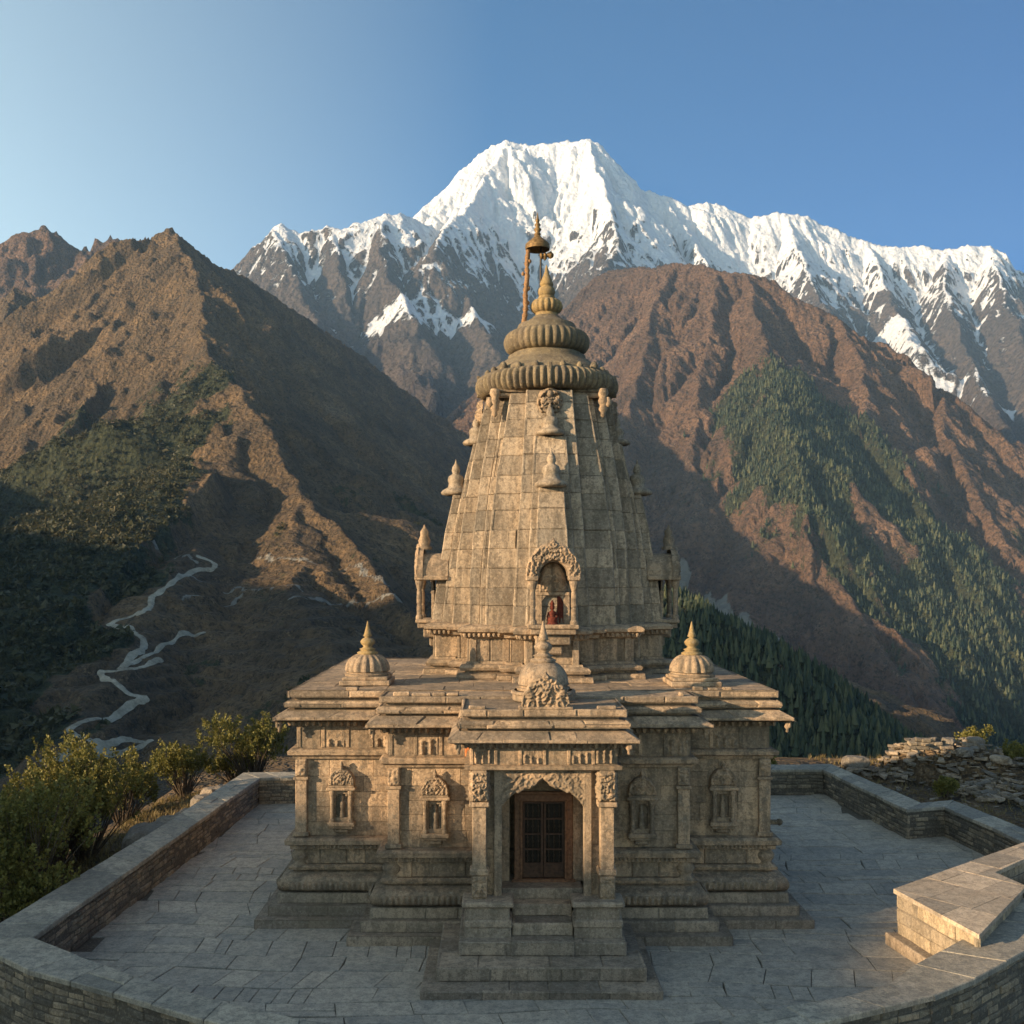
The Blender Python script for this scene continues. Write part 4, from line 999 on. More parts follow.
# mouldings under the tower
a = 2.02; S = []
quarter = [(-.66, -3.05), (.66, -3.05), (.66, -2.42), (1.05, -2.42), (1.05, -2.12), (2.02, -2.12), (2.12, -2.02) if False else (2.02, -2.02)]
quarter = [(-1.05, -2.40), (-.66, -2.40), (-.66, -3.02), (.66, -3.02), (.66, -2.40), (1.05, -2.40), (1.05, -2.06), (2.06, -2.06)]
star = []
for k in range(4):
    pts = [( -1.05, -2.06)]+quarter[0:1]+quarter[1:]
    for p in pts: star.append(rotk(k, *p))
mb = MB()
ring_ashlar(mb, .34, 5.17, .32, 5.30, .9, plan=star, c=.02); mb.loft(star, [(.32, 5.30), (.12, 5.31), (.12, 5.36), (.24, 5.38), (.27, 5.45), (.22, 5.52), (.1, 5.54), (.08, 5.6)], .5)
ring_ashlar(mb, .02, 5.58, .02, 6.22, .6, plan=star, c=.03, jit=.02)
mb.loft(star, [(.05, 6.18), (.14, 6.22), (.14, 6.3), (.3, 6.36), (.31, 6.43), (.24, 6.49), (.0, 6.54)], .55)
for (p, q) in edges(offset(star, .2)):
    if math.hypot(p[0]-q[0], p[1]-q[1]) > .5: dentils(mb, p, q, 0, 6.22, 6.33, .12, .04)
for (p, q) in edges(star):                          # flat pilasters at both ends of every face
    L = math.hypot(q[0]-p[0], q[1]-p[1])
    if L < .8: continue
    u = np.array([(q[0]-p[0])/L, (q[1]-p[1])/L]); n = np.array([u[1], -u[0]])
    for s_ in (0, L-.17):
        c0 = np.array(p)+u*s_+n*.07; c1 = c0+u*.17
        mb.ashlar((*c0, 5.56), (*c1, 5.56), (*c1, 6.22), (*c0, 6.22), bl=2, courses=1, back=.08, c=.012)
mb.build('tower_base', M_stone, temple, weather=.008)

# ---- arched kiosks on the four faces, the front one holds the red figure
def kiosk(k):
    def T(x, y): return rotk(k, x, y)
    def b(m, x0, x1, y0, y1, z0, z1, c=.012, tone=.5):
        p, q = T(x0, y0), T(x1, y1); m.box(min(p[0], q[0]), max(p[0], q[0]), min(p[1], q[1]), max(p[1], q[1]), z0, z1, c, tone)
    D0 = -3.58; hw = .62; m = MB()
    b(m, -hw, hw, D0, -2.8, 6.50, 6.60, .02, .6); b(m, -hw*.9, hw*.9, D0+.05, -2.8, 6.36, 6.50, .02, .4); b(m, -hw*.7, hw*.7, D0+.2, -2.8, 6.1, 6.36, .03, .4); b(m, -hw*.4, hw*.4, D0+.35, -2.8, 5.85, 6.1, .04, .3)
    b(m, -.42, .42, D0+.62, -2.7, 6.6, 7.9, tone=.1)
    b(m, -.66, -.36, D0-.02, -2.7, 7.66, 7.78, .02, .6); b(m, .36, .66, D0-.02, -2.7, 7.66, 7.78, .02, .6)
    # barrel roof
    n = 14; th = np.linspace(0, math.pi, n+1); V_ = []; F_ = []
    for r0, ya in ((.62, D0+.1), (.62, -2.7), (.34, D0+.1), (.34, D0+.62)):
        for t_ in th: V_.append((*T(r0*math.cos(t_), ya), 7.78+r0*(1.0 if r0 > .5 else 1)*math.sin(t_)))
    for i in range(n):
        F_ += [[i, i+1, n+1+i+1, n+1+i], [2*(n+1)+i+1, 2*(n+1)+i, 3*(n+1)+i, 3*(n+1)+i+1], [i, 2*(n+1)+i, 2*(n+1)+i+1, i+1]]
    F_.append([n+1+i for i in range(n+1)]); m.add(V_, F_, .45)
    b(m, -.38, .38, D0+.60, D0+.66, 7.6, 8.16, .004, .1)
    b(m, -.42, .42, D0+.40, D0+.5, 7.30, 7.38, .01, .6); b(m, -.42, -.26, D0+.42, D0+.5, 6.6, 7.32, .01, .5); b(m, .26, .42, D0+.42, D0+.5, 6.6, 7.32, .01, .5)
    for i_ in range(9):
        for s_ in (-1, 1):
            a_ = i_/8*1.2; b(m, *(sorted((s_*.27, s_*(.27-.2*(1-math.cos(a_)))))), D0+.43, D0+.49, 7.06+.03*i_, 7.09+.03*i_, .003, .5)
    ks = m.build('kiosk', M_stone, tw, weather=.006)
    m = MB(); u0 = np.array([*T(1, 0)])-np.array([TX, TY]); m.relief(np.array([*T(-.34, D0+.45), 7.38]), np.array([*u0, 0]), (0, 0, 1), .68, .72, .06, 240+k, lambda u, v: .5-np.hypot((u-.5), v*.5), .02, sc=7); m.build('tympanum', M_carve, ks)
    for sx in (-1, 1):
        m = MB(); x, y = T(sx*.5, D0+.1)
        m.lathe(x, y, [(.10, 6.6), (.10, 6.68), (.07, 6.72), (.075, 6.95), (.06, 7.0), (.075, 7.05), (.07, 7.35), (.06, 7.4), (.09, 7.5), (.11, 7.58), (.12, 7.66)], 12, smooth=False); m.build('colonnette', M_carve, ks)
    m = MB(); ux = np.array([*T(1, 0)])-np.array([TX, TY]); ux = np.array([ux[0], ux[1], 0]); o = np.array([*T(-.68, D0+.04), 7.74]); GW, GH = 1.36, .95
    og = ogee(GW, GH, .06)
    def mk(u, v):
        r = np.hypot((u-.5)*GW, v*GH-.04); return np.minimum(og(u, v), (r-.36)*1.5)
    m.relief(o, ux, (0, 0, 1), GW, GH, .08, 200+k, mk, .016, sc=6); slab_outline(m, og, o, ux, (0, 0, 1), GW, GH, .16)
    if k in (1, 3):                                  # little seated beast on the side kiosks
        x, y = T(0, D0+.2); m.lathe(x, y, [(.2, 8.5), (.2, 8.58), (.14, 8.6), (.17, 8.75), (.11, 8.9), (.12, 9.0), (.05, 9.1), (.01, 9.2)], 12)
    m.build('kiosk_gable', M_carve, ks)
for k in range(4): kiosk(k)
# ---- cap: square cornice, ribbed ring stones, pot finial
m = MB(); sq = [rotk(0, x, y) for x, y in ((-1.34, -1.34), (1.34, -1.34), (1.34, 1.34), (-1.34, 1.34))]
m.loft(sq, [(.0, 12.46), (.06, 12.5), (.1, 12.56), (.04, 12.62), (.08, 12.66), (-.1, 12.7), (-.4, 12.72)], .6)
m.lathe(TX, TY, [(1.0, 12.68), (1.3, 12.7), (1.45, 12.8), (1.5, 12.9)], 48)
m.build('tower_cornice', M_tower, tw, weather=.012)
def ring(r, z, h, ribs, name, ramp_=.06):
    pr = [(r-h*.5+h*.52*math.cos(a)**.8 if math.cos(a) > 0 else r-h*.5, z+h*.5*math.sin(a)) for a in np.linspace(-math.pi/2, math.pi/2, 15)]
    m = MB(); m.lathe(TX, TY, [(r-h*.9, z-h*.5)]+pr+[(r-h*.9, z+h*.5)], ribs*8, rib=ribs, amp=ramp_, ribz=(z, h*.52)); return m.build(name, M_ring, tw)
ring(1.92, 12.96, .60, 64, 'ribbed_ring')
m = MB(); m.lathe(TX, TY, [(1.70, 13.1), (1.72, 13.2), (1.60, 13.28), (1.57, 13.36), (1.5, 13.42), (1.25, 13.62), (1.05, 13.76), (1.07, 13.82), (.95, 13.88), (.9, 14.1)], 64); m.build('cap_cone', M_ring, tw, weather=.012)
ring(1.15, 14.2, .62, 36, 'ribbed_ring')
m = MB(); m.lathe(TX, TY, [(.98, 14.42), (.9, 14.5), (.82, 14.6), (.8, 14.66), (.78, 14.7), (.6, 14.76), (.42, 14.88), (.36, 14.94)], 48, tone=.4); m.build('cap_cone', M_ring, tw)
m = MB(); m.lathe(TX, TY, [(.34, 14.92), (.30, 14.98), (.31, 15.02)]+[(.24+.19*math.sin(a), 15.22-.2*math.cos(a)) for a in np.linspace(.2, math.pi-.2, 10)]+[(.2, 15.42), (.24, 15.45), (.22, 15.5)], 48*2, rib=16, amp=.12, ribz=(15.22, .2)); m.build('pot', M_gold, tw)
m = MB(); m.lathe(TX, TY, [(.14, 15.46), (.21, 15.52), (.24, 15.62), (.22, 15.72), (.15, 15.78), (.18, 15.8), (.19, 15.85), (.15, 15.95), (.08, 16.12), (.045, 16.22), (.05, 16.25), (.01, 16.38)], 32); m.build('pot_finial', M_gold, tw)
# spiral beads round the ring, carved vertical strap and rosette under it
for k in range(4):
    for u in (-.35, .35, -.8, .8):
        m = MB(); x, y = rotk(k, u, -math.sqrt(1.66**2-u*u)); m.lathe(x, y, [(.03, 13.18), (.07, 13.22), (.09, 13.3), (.05, 13.38), (.01, 13.4)], 10); m.build('bead', M_ring, tw)
    m = MB(); x, y = rotk(k, 0, -1.88); m.box(x-.05, x+.05, y-.05, y+.05, 12.7, 13.3, .02, .4); m.build('strap', M_ring, tw)
for sx, sy in ((-1, -1), (1, -1), (1, 1), (-1, 1)):
    m = MB(); m.lathe(TX+sx*1.2, TY+sy*1.2, [(.05, 13.1), (.1, 13.16), (.08, 13.24), (.12, 13.32), (.07, 13.42), (.01, 13.46)], 10); m.build('bead', M_ring, tw)

for k in range(4):
    m = MB(); ux = np.array([*rotk(k, 1, 0)])-np.array([TX, TY]); ux = np.array([*ux, 0]); D = layers[2][1](12.2)
    o = np.array([*rotk(k, -.34, -D-.03), 11.92]); cm = lambda u, v: .5-np.hypot(u-.5, v-.5)+.02*np.cos(8*np.arctan2(v-.5, u-.5))
    m.relief(o, ux, (0, 0, 1), .68, .72, .16, 300+k, cm, .018, sc=5)
    x, y = rotk(k, 0, -D-.16); 
    for dx_, dz in ((-.16, 0), (.16, 0), (0, .17), (0, -.17), (0, 0)):
        x, y = rotk(k, dx_, -D-.1); m.lathe(x, y, [(.01, 12.2+dz), (.08, 12.24+dz), (.1, 12.3+dz), (.07, 12.36+dz), (.01, 12.4+dz)], 10)
    m.build('rosette', M_carve, tw)
for sx, sy in ((-1, -1), (1, -1), (1, 1), (-1, 1)):      # beasts crouching under the ring at the corners
    m = MB(); x, y = TX+sx*1.42, TY+sy*1.42
    m.lathe(x, y, [(.02, 11.95), (.07, 12.0), (.06, 12.08), (.12, 12.16), (.09, 12.26), (.14, 12.36), (.10, 12.46), (.15, 12.56), (.12, 12.68)], 12)
    m.lathe(x+sx*.12, y+sy*.02, [(.02, 12.2), (.09, 12.26), (.1, 12.36), (.05, 12.46)], 10); m.build('bracket_figure', M_carve, tw, weather=.03)

# ---- umbrella on its two poles
um = empty('ceremonial_umbrella', (1.0, TY, 14.55)); tag(um, 'small tarnished brass umbrella on two thin poles above the tower cap', 'umbrella')
def tube(m, p, q, r0, r1, n=8, wob=0, knots=0):
    p, q = np.array(p, float), np.array(q, float); L = np.linalg.norm(q-p); d = (q-p)/L; s_ = np.cross(d, [0, 1, .1]); s_ /= np.linalg.norm(s_); t_ = np.cross(d, s_)
    K = 30 if knots else 8; V_ = []
    for i in range(K+1):
        f = i/K; r = (r0+(r1-r0)*f)*(1+(.9*abs(math.sin(f*knots*math.pi)) if knots else 0)); c_ = p+(q-p)*f+s_*wob*math.sin(f*17)
        for j in range(n): a = 2*math.pi*j/n; V_.append(c_+(s_*math.cos(a)+t_*math.sin(a))*r)
    m.add(V_, [[i*n+j, i*n+(j+1) % n, (i+1)*n+(j+1) % n, (i+1)*n+j] for i in range(K) for j in range(n)], .5, True)
m = MB(); tube(m, (.66, TY-.1, 14.5), (.78, TY, 16.86), .045, .04, wob=.012, knots=13)
for z, dx_ in ((16.1, -.1), (16.0, .02), (15.7, .05), (16.45, .08), (15.3, .03)): m.lathe(.74+dx_, TY-.03, [(.01, z-.04), (.05, z), (.045, z+.05), (.01, z+.09)], 8)
m.build('garlanded_pole', plain('marigold_and_bamboo', (.13, .06, .03), (.34, .20, .09), .8, 30), um)
m = MB(); tube(m, (1.12, TY, 14.7), (1.13, TY, 16.95), .028, .026); m.build('pole', M_iron, um)
m = MB(); m.lathe(1.04, TY, [(.33, 16.80), (.345, 16.86), (.33, 16.95), (.22, 17.05), (.11, 17.14), (.07, 17.2)], 32); m.lathe(1.04, TY, [(.0, 16.9), (.32, 16.84), (.33, 16.80)], 32); m.build('canopy', M_brass, um)
m = MB(); m.lathe(1.04, TY, [(.07, 17.18), (.1, 17.23), (.06, 17.28), (.11, 17.36), (.05, 17.43), (.09, 17.49), (.04, 17.55), (.06, 17.6), (.03, 17.68), (.005, 17.84)], 16); m.build('spike', M_brass, um)
m = MB(); tube(m, (1.1, TY, 16.62), (1.4, TY, 16.66), .05, .04, knots=3); m.lathe(1.4, TY, [(.01, 16.55), (.08, 16.6), (.09, 16.68), (.01, 16.76)], 10); m.lathe(1.24, TY, [(.01, 16.5), (.06, 16.56), (.06, 16.64), (.01, 16.7)], 10); m.build('bracket', M_brass, um)
# the red figure in the front niche
idol = MB(); x, y = rotk(0, -.02, -3.3)
V0 = [(r_*.72, 6.6+(z_-6.6)*.66) for r_, z_ in [(.20, 6.6), (.2, 6.66), (.15, 6.68), (.19, 6.74), (.17, 6.82), (.10, 6.88), (.12, 6.98), (.13, 7.05), (.06, 7.1), (.045, 7.13), (.08, 7.18), (.085, 7.25), (.06, 7.31), (.09, 7.34), (.05, 7.42), (.01, 7.5)]]
idol.lathe(x, y, V0, 16)
for sx in (-1, 1): tube(idol, (x+sx*.08, y, 6.89), (x+sx*.12, y-.03, 6.77), .025, .022); tube(idol, (x+sx*.12, y-.03, 6.775), (x+sx*.04, y-.09, 6.745), .022, .018)
st_ = idol.build('statue', M_red); tag(st_, 'small red seated statue inside the arched niche on the tower front', 'statue')
cl = MB(); x, y = rotk(0, .20, -3.12); V_ = []
for i in range(13):
    for j in range(7): V_.append((x-.09+.18*j/6, y+.02*math.sin(j*2.2), 6.62+.66*i/12))
cl.add(V_, [[i*7+j, i*7+j+1, (i+1)*7+j+1, (i+1)*7+j] for i in range(12) for j in range(6)], .5, True)
co_ = cl.build('curtain', M_red); tag(co_, 'faded red cloth hanging beside the red statue in the tower niche', 'curtain')
# ---------------------------------------------------------------- terrace: flagstones and walls
court = [(-8.95, 18.9), (-6.3, 17.1), (-4.5, 16.05), (-3.1, 15.45), (-1.4, 15.0), (.3, 14.85), (2, 15.05), (3.4, 15.45), (5.7, 16.3), (6.6, 16.7), (7.4, 17.8), (9.2, 19.2), (11.2, 21.2), (13.6, 23.6), (13.55, 27.1), (13.2, 29.7), (12.0, 29.7), (11.6, 35.3), (-8.25, 34.2)]
def inside(x, y, poly):
    c = False; n = len(poly)
    for i in range(n):
        (x1, y1), (x2, y2) = poly[i], poly[(i+1) % n]
        if (y1 > y) != (y2 > y) and x < (x2-x1)*(y-y1)/(y2-y1)+x1: c = not c
    return c
tag(mesh_np('courtyard_base', [(x, y, -.03) for x, y in offset(court, .5)], [list(range(len(court)))], M_rubble, attrs={'tone': ('FACE', [.1])}), kind='structure')
mb = MB(); y = 14.6
while y < 36:
    d = rng.uniform(.5, .92); x = -10.5+rng.uniform(0, 1)
    while x < 15:
        w = rng.uniform(.6, 1.4)
        def fl(xx, yy): 
            return (xx+.18*math.sin(yy*.9+1)+.10*math.sin(yy*2.3), yy+.16*math.sin(xx*.55)+.05*math.sin(xx*1.9+yy), 0)
        sub = [(x, x+w, y, y+d)]
        if rng.random() < .22: m_ = y+d*rng.uniform(.4, .6); sub = [(x, x+w, y, m_), (x, x+w, m_, y+d)]
        elif rng.random() < .15: m_ = x+w*rng.uniform(.35, .65); sub = [(x, m_, y, y+d), (m_, x+w, y, y+d)]
        for a, b, c_, e in sub:
            g = .013; j = lambda: rng.uniform(-.005, .005)
            if not inside((a+b)/2, (c_+e)/2, offset(court, .25)): continue
            if X0-.3 < a and b < X1+.3 and c_ > YF and e < YB: continue
            gx = .006; gy = .017; q = [fl(a+gx+j(), c_+gy+j()), fl(b-gx+j(), c_+gy+j()), fl(b-gx+j(), e-gy+j()), fl(a+gx+j(), e-gy+j())]
            zt = rng.uniform(-.004, .010); q = [(p[0], p[1], zt+rng.uniform(-.005, .005)) for p in q]
            mb.quad_block(q, .0, .010, float(np.clip(rng.normal(.5, .22), 0, 1)), .04)
        x += w
    y += d
tag(mb.build('courtyard_paving', M_flag), kind='structure')

def masonry(mb, a, b, z0, z1, ch=.13, bl=.36):
    """coursed rubble on the vertical face from a to b (outside is to the right of a->b)"""
    mb.ashlar((*a, z0), (*b, z0), (*b, z1), (*a, z1), ch=ch, bl=bl, gap=.014, c=.018, jit=.022, back=.08, tone=(.0, 1.0), wob=.02)
def wall_run(label, inner, outer, zt, name='stone_wall', zin=-.02, zout=-.6, ends=(True, True), slab=.8, cope_t=.075, over=.05, group=None):
    w = empty(name, (inner[0][0], inner[0][1], 0)); tag(w, label, 'stone wall', group)
    m = MB(); c = MB(); n = len(inner)
    for i in range(n-1):
        masonry(m, inner[i+1], inner[i], zin, zt-cope_t+.005) if True else None
        masonry(m, outer[i], outer[i+1], zout, zt-cope_t+.005)
    if ends[0]: masonry(m, inner[0], outer[0], min(zin, zout), zt-cope_t+.005)
    if ends[1]: masonry(m, outer[-1], inner[-1], min(zin, zout), zt-cope_t+.005)
    m.build('masonry', M_rubble, w, weather=.02)
    for i in range(n-1):
        a, b, p, q = [np.array(t_, float) for t_ in (inner[i], inner[i+1], outer[i], outer[i+1])]
        na = (a-p)/np.linalg.norm(a-p); nb = (b-q)/np.linalg.norm(b-q); a, b, p, q = a+na*over, b+nb*over, p-na*over, q-nb*over
        L = np.linalg.norm(b-a); k = max(1, round(L/slab)); us = np.cumsum(np.r_[0, rng.uniform(.7, 1.4, k)]); us /= us[-1]
        for j in range(k):
            u0, u1 = us[j]+.006/L, us[j+1]-.006/L; A, B_, P_, Q_ = a+(b-a)*u0, a+(b-a)*u1, p+(q-p)*u0, p+(q-p)*u1
            split = [(0, 1)] if rng.random() < .7 else [(0, .5), (.5, 1)]
            for s0, s1 in split:
                f = lambda s_, S, E: S+(E-S)*s_
                g = .006 if len(split) > 1 else 0
                c1, c2, c3, c4 = f(s0+g, P_, A), f(s0+g, Q_, B_), f(s1-g, Q_, B_), f(s1-g, P_, A)
                quad = [c1, c2, c3, c4]; ar = np.cross(quad[1]-quad[0], quad[3]-quad[0])
                if ar < 0: quad = quad[::-1]
                z = zt+rng.uniform(-.008, .008)
                quad = [(t_[0]+rng.uniform(-.01, .01), t_[1]+rng.uniform(-.01, .01), z) for t_ in quad]
                c.quad_block(quad, 0, .016, rng.uniform(.1, .9), cope_t+.02)
    c.build('coping', M_cope, w, weather=.01)
    return w
wall_run('long low stone wall with flat grey coping beside the bushes, running back from the front corner', [(-8.2, 33.65), (-8.55, 26), (-8.95, 18.85)], [(-8.95, 34.55), (-9.3, 27), (-9.95, 18.7)], .9, ends=(False, False))
wall_run('low stone wall closing the courtyard behind the temple', [(11.5, 35.2), (4, 34.9), (-8.2, 33.65)][::1], [(12.1, 36.1), (4, 35.7), (-8.95, 34.55)], .9, ends=(False, False))
wall_run('low wall with a return corner, running forward from the back right corner of the courtyard', [(12.0, 29.2), (11.75, 32), (11.5, 35.2)], [(12.75, 30.0), (12.45, 32.5), (12.1, 36.1)], .9, ends=(False, False))
wall_run('short stepped return of grey wall jutting right below the rubble heap', [(13.35, 29.55), (12.0, 29.2)], [(13.9, 30.35), (12.75, 30.0)], .902, ends=(True, False))
wall_run('low wall section lit by the sun at its near end, between the stepped corner and the raised platform', [(13.62, 25.0), (13.5, 27.1), (13.25, 29.52)], [(14.35, 25.0), (14.2, 27.2), (13.9, 30.3)], .896, ends=(True, False))
ni_ = [(-8.95, 18.85), (-7.7, 17.95), (-6.3, 17.0), (-4.5, 16), (-3.1, 15.35), (-1.5, 14.9), (.3, 14.75), (2, 14.95), (3.4, 15.35), (5.7, 16.2), (6.6, 16.7), (7.4, 17.55), (9.2, 19.1), (11.2, 21.1), (13.6, 23.6), (15.5, 25)]
no_ = [(-9.95, 18.7), (-8.2, 17.35), (-6.4, 16.45), (-4.6, 15.45), (-3.1, 14.7), (-1.5, 14.15), (.3, 14.0), (2, 14.2), (3.4, 14.6), (6.1, 15.85), (7.1, 16.3), (8.1, 17.0), (10.3, 18.8), (12.4, 20.8), (14.4, 23.0), (16.4, 24.4)]
wall_run('curved near wall of coursed rubble with broad grey coping in front of the temple', ni_, no_, .894, zout=-3.6, ends=(True, True), slab=1.1)
# raised platform at the right
pl = [(8.37, 20.87), (8.85, 18.35), (11.15, 21.1), (10.96, 22.07), (13.6, 24.35), (14.3, 25.52)]
pf = empty('stone_platform', (10, 21, 0)); tag(pf, 'raised sunlit block of pale masonry with a wide slab top, inside the courtyard', 'platform')
m = MB()
for i in range(len(pl)):
    a, b = pl[i], pl[(i+1) % len(pl)]; m.ashlar((*a, -.02), (*b, -.02), (*b, 1.1), (*a, 1.1), ch=.27, bl=.6, gap=.012, c=.016, jit=.014, tone=(.3, 1.0), wob=.012)
m.build('masonry', stone_mat('platform_masonry', warm=(.40, .31, .20), grey=(.30, .25, .19), stain=.45, bump=.6), pf, weather=.02)
m = MB(); lo = offset(pl, .06)
m.loft(lo, [(0, 1.09), (0, 1.17)], .5); 
def clipq(poly, x0, x1, y0, y1):
    def cl(P_, ax, v, s):
        out = []
        for i in range(len(P_)):
            p, q = P_[i], P_[(i+1) % len(P_)]; a, b = (p[ax]-v)*s, (q[ax]-v)*s
            if a >= 0: out.append(p)
            if (a >= 0) != (b >= 0): t_ = a/(a-b); out.append((p[0]+(q[0]-p[0])*t_, p[1]+(q[1]-p[1])*t_))
        return out
    for ax, v, s in ((0, x0, 1), (0, x1, -1), (1, y0, 1), (1, y1, -1)):
        if poly: poly = cl(poly, ax, v, s)
    return poly
ang = .665; ca, sa = math.cos(ang), math.sin(ang); ro = lambda p: (p[0]*ca+p[1]*sa, -p[0]*sa+p[1]*ca); ri = lambda p: (p[0]*ca-p[1]*sa, p[0]*sa+p[1]*ca)
rp_ = [ro(p) for p in lo]; ux_ = min(p[0] for p in rp_); uy_ = min(p[1] for p in rp_); xx = ux_
while xx < max(p[0] for p in rp_):
    w = rng.uniform(.7, 1.3); yy = uy_
    while yy < max(p[1] for p in rp_):
        h_ = rng.uniform(.6, 1.0); q = clipq(list(rp_), xx+.006, xx+w-.006, yy+.006, yy+h_-.006)
        if len(q) > 2:
            z = 1.18+rng.uniform(-.004, .004); top = [(*ri(p), z) for p in q]; bot = [(p[0], p[1], z-.07) for p in top]; n_ = len(q)
            m.add(top+bot, [list(range(n_))]+[[i+n_, (i+1) % n_+n_, (i+1) % n_, i] for i in range(n_)], rng.uniform(.2, .9))
        yy += h_
    xx += w
m.build('slab_top', stone_mat('platform_slab', warm=(.50, .39, .28), grey=(.38, .32, .25), stain=.3, bump=.35), pf, weather=.006)
m = MB(); m.ashlar((8.15, 20.95, -.02), (8.62, 18.2, -.02), (8.62, 18.2, .24), (8.15, 20.95, .24), bl=1, courses=1, back=.05, c=.02); m.ashlar((8.15, 20.95, .24), (8.62, 18.2, .24), (8.9, 18.25, .25), (8.45, 20.95, .25), bl=1, courses=1, back=.05, c=.02)
m.build('footing', M_plinth, pf, weather=.012)

# ---------------------------------------------------------------- stones
def boulder(name, x, y, z, sx, sy, sz, seed, mat, flat=True, parent=None):
    import bmesh
    bm = bmesh.new(); bmesh.ops.create_icosphere(bm, subdivisions=3, radius=1)
    v = np.array([q.co[:] for q in bm.verts]); f = [[w.index for w in p.verts] for p in bm.faces]; bm.free()
    r = 1+.30*perlin(v[:, 0]*1.3+seed*3.1, v[:, 1]*1.3+v[:, 2]*1.7, seed)+.12*perlin(v[:, 0]*3.7+v[:, 2]*2, v[:, 1]*3.9+seed, seed+5)
    v = v*r[:, None]; v = np.sign(v)*np.abs(v)**.8; v[:, 2] = np.clip(v[:, 2], -.5, .78+.1*perlin(v[:, 0]*2, v[:, 1]*2, seed+9))
    v = v*[sx, sy, sz]; a = seed*1.7; v = np.stack([v[:, 0]*math.cos(a)-v[:, 1]*math.sin(a), v[:, 0]*math.sin(a)+v[:, 1]*math.cos(a), v[:, 2]], -1)
    o = mesh_np(name, v, f, mat, parent, attrs={'tone': ('FACE', np.full(len(f), rng.uniform(.2, .9)))}); o.location = (x, y, z); return o
M_rock = stone_mat('rough_rock', warm=(.30, .235, .17), grey=(.22, .195, .165), stain=.5, bump=.9, sc=.9)
def zn(x, y): return float(interp(near[0], near[1], near[2], x, y))
G = 'rocks lying along the outside of the left wall'
desc = ['large pale tilted boulder outside the left wall', 'rough brown rock outside the left wall, partway along it', 'flat pale slab lying outside the left wall', 'small grey rock under the bushes outside the left wall', 'pale rock outside the left wall near its far end', 'low brown rock between wall and bushes', 'broken pale rock against the wall coping', 'dark stone half buried outside the wall', 'pale stone close to the front corner of the wall', 'small slab beside the long left wall', 'grey stone in the dry grass outside the wall', 'rough pale rock farthest along the left wall', 'low tan rock next to the tilted boulder', 'flat stone next to the brown rock outside the wall']
LR = [(155, 815, 28.5, .75, .45, .42), (182, 800, 30.5, .55, .4, .3), (168, 808, 29.6, .5, .5, .3), (122, 847, 26, .45, .3, .16), (205, 786, 33, .5, .35, .35), (215, 782, 34, .4, .35, .4), (192, 795, 31.6, .5, .3, .25), (135, 833, 27, .4, .4, .2), (35, 920, 20.6, .35, .3, .2), (100, 860, 24.4, .4, .3, .15), (145, 828, 27.6, .35, .3, .15), (224, 779, 35, .4, .3, .3), (172, 815, 28.6, .4, .3, .2), (112, 856, 25, .45, .3, .12)]
for i, (px, py, Y, sx, sy, sz) in enumerate(LR):
    wx = -8.95-(34.55-Y)*.064; x = min(P(px, py, Y)[0], wx-.55*sx-.45); z = max(zn(x, Y), -.3)
    tag(boulder('rock', x, Y, z+sz*.4+.15, sx*1.2, sy*1.2, sz*1.6, i+1, M_rock), desc[i], 'rock', G)
# heap of slabs behind the right wall
mb = MB()
hz_pts = []
def heap(x, y):
    h_ = 0
    for hx, hy, r, hh in ((17.4, 40.6, 1.8, 1.6), (18.9, 40.4, 2.5, 1.5), (21.0, 39.2, 2.6, 1.0), (16.1, 39.8, 1.0, .45), (19.6, 37.6, 2.6, .45), (14.6, 40.6, .9, .5), (22.4, 37.4, 2.6, .5)):
        h_ = max(h_, hh*max(0, 1-((x-hx)**2+(y-hy)**2)/r**2)**.6)
    return h_
def slab(mb, x, y, z, s, tilt=.25):
    a = rng.uniform(0, math.pi); ca, sa = math.cos(a), math.sin(a); n = rng.integers(5, 8); th = np.sort(rng.uniform(0, 2*math.pi, n)); rr = s*rng.uniform(.6, 1.1, n); t_ = s*rng.uniform(.14, .34)
    tx, ty = rng.uniform(-tilt, tilt, 2); V_ = []
    for zz in (t_, -t_):
        for q, r in zip(th, rr): px_, py_ = r*math.cos(q), .7*r*math.sin(q); X_, Y_ = px_*ca-py_*sa, px_*sa+py_*ca; V_.append((x+X_, y+Y_, z+zz/2+X_*tx+Y_*ty))
    n = len(th); mb.add(V_, [list(range(n)), list(range(2*n-1, n-1, -1))]+[[i+n, (i+1) % n+n, (i+1) % n, i] for i in range(n)], rng.uniform(0, 1))
for i in range(2600):
    x, y = rng.uniform(13.6, 25.5), rng.uniform(34, 43.5); h_ = heap(x, y)
    if h_ < .05 and rng.random() > .10: continue
    slab(mb, x, y, max(zn(x, y), -2)+h_*rng.uniform(.55, 1.0)+.04, rng.uniform(.10, .38) if h_ > .05 else rng.uniform(.06, .2))
tag(mb.build('rubble', M_rock), kind='stuff')
mb = MB(); xs_h = np.linspace(13, 27, 80); ys_h = np.linspace(33, 45, 70); X_, Y_ = np.meshgrid(xs_h, ys_h)
Zh = np.array([[zn(a, b)+heap(a, b)*.86-.03 for a in xs_h] for b in ys_h]); i_ = (np.arange(69)[:, None]*80+np.arange(79)[None]).ravel()
tag(mesh_np('ground', np.stack([X_, Y_, Zh], -1).reshape(-1, 3), np.stack([i_, i_+1, i_+81, i_+80], -1), M_near, smooth=True, attrs={'zone': ('POINT', np.tile([0, .1, .1, 1.0], (80*70, 1)))}), kind='structure')
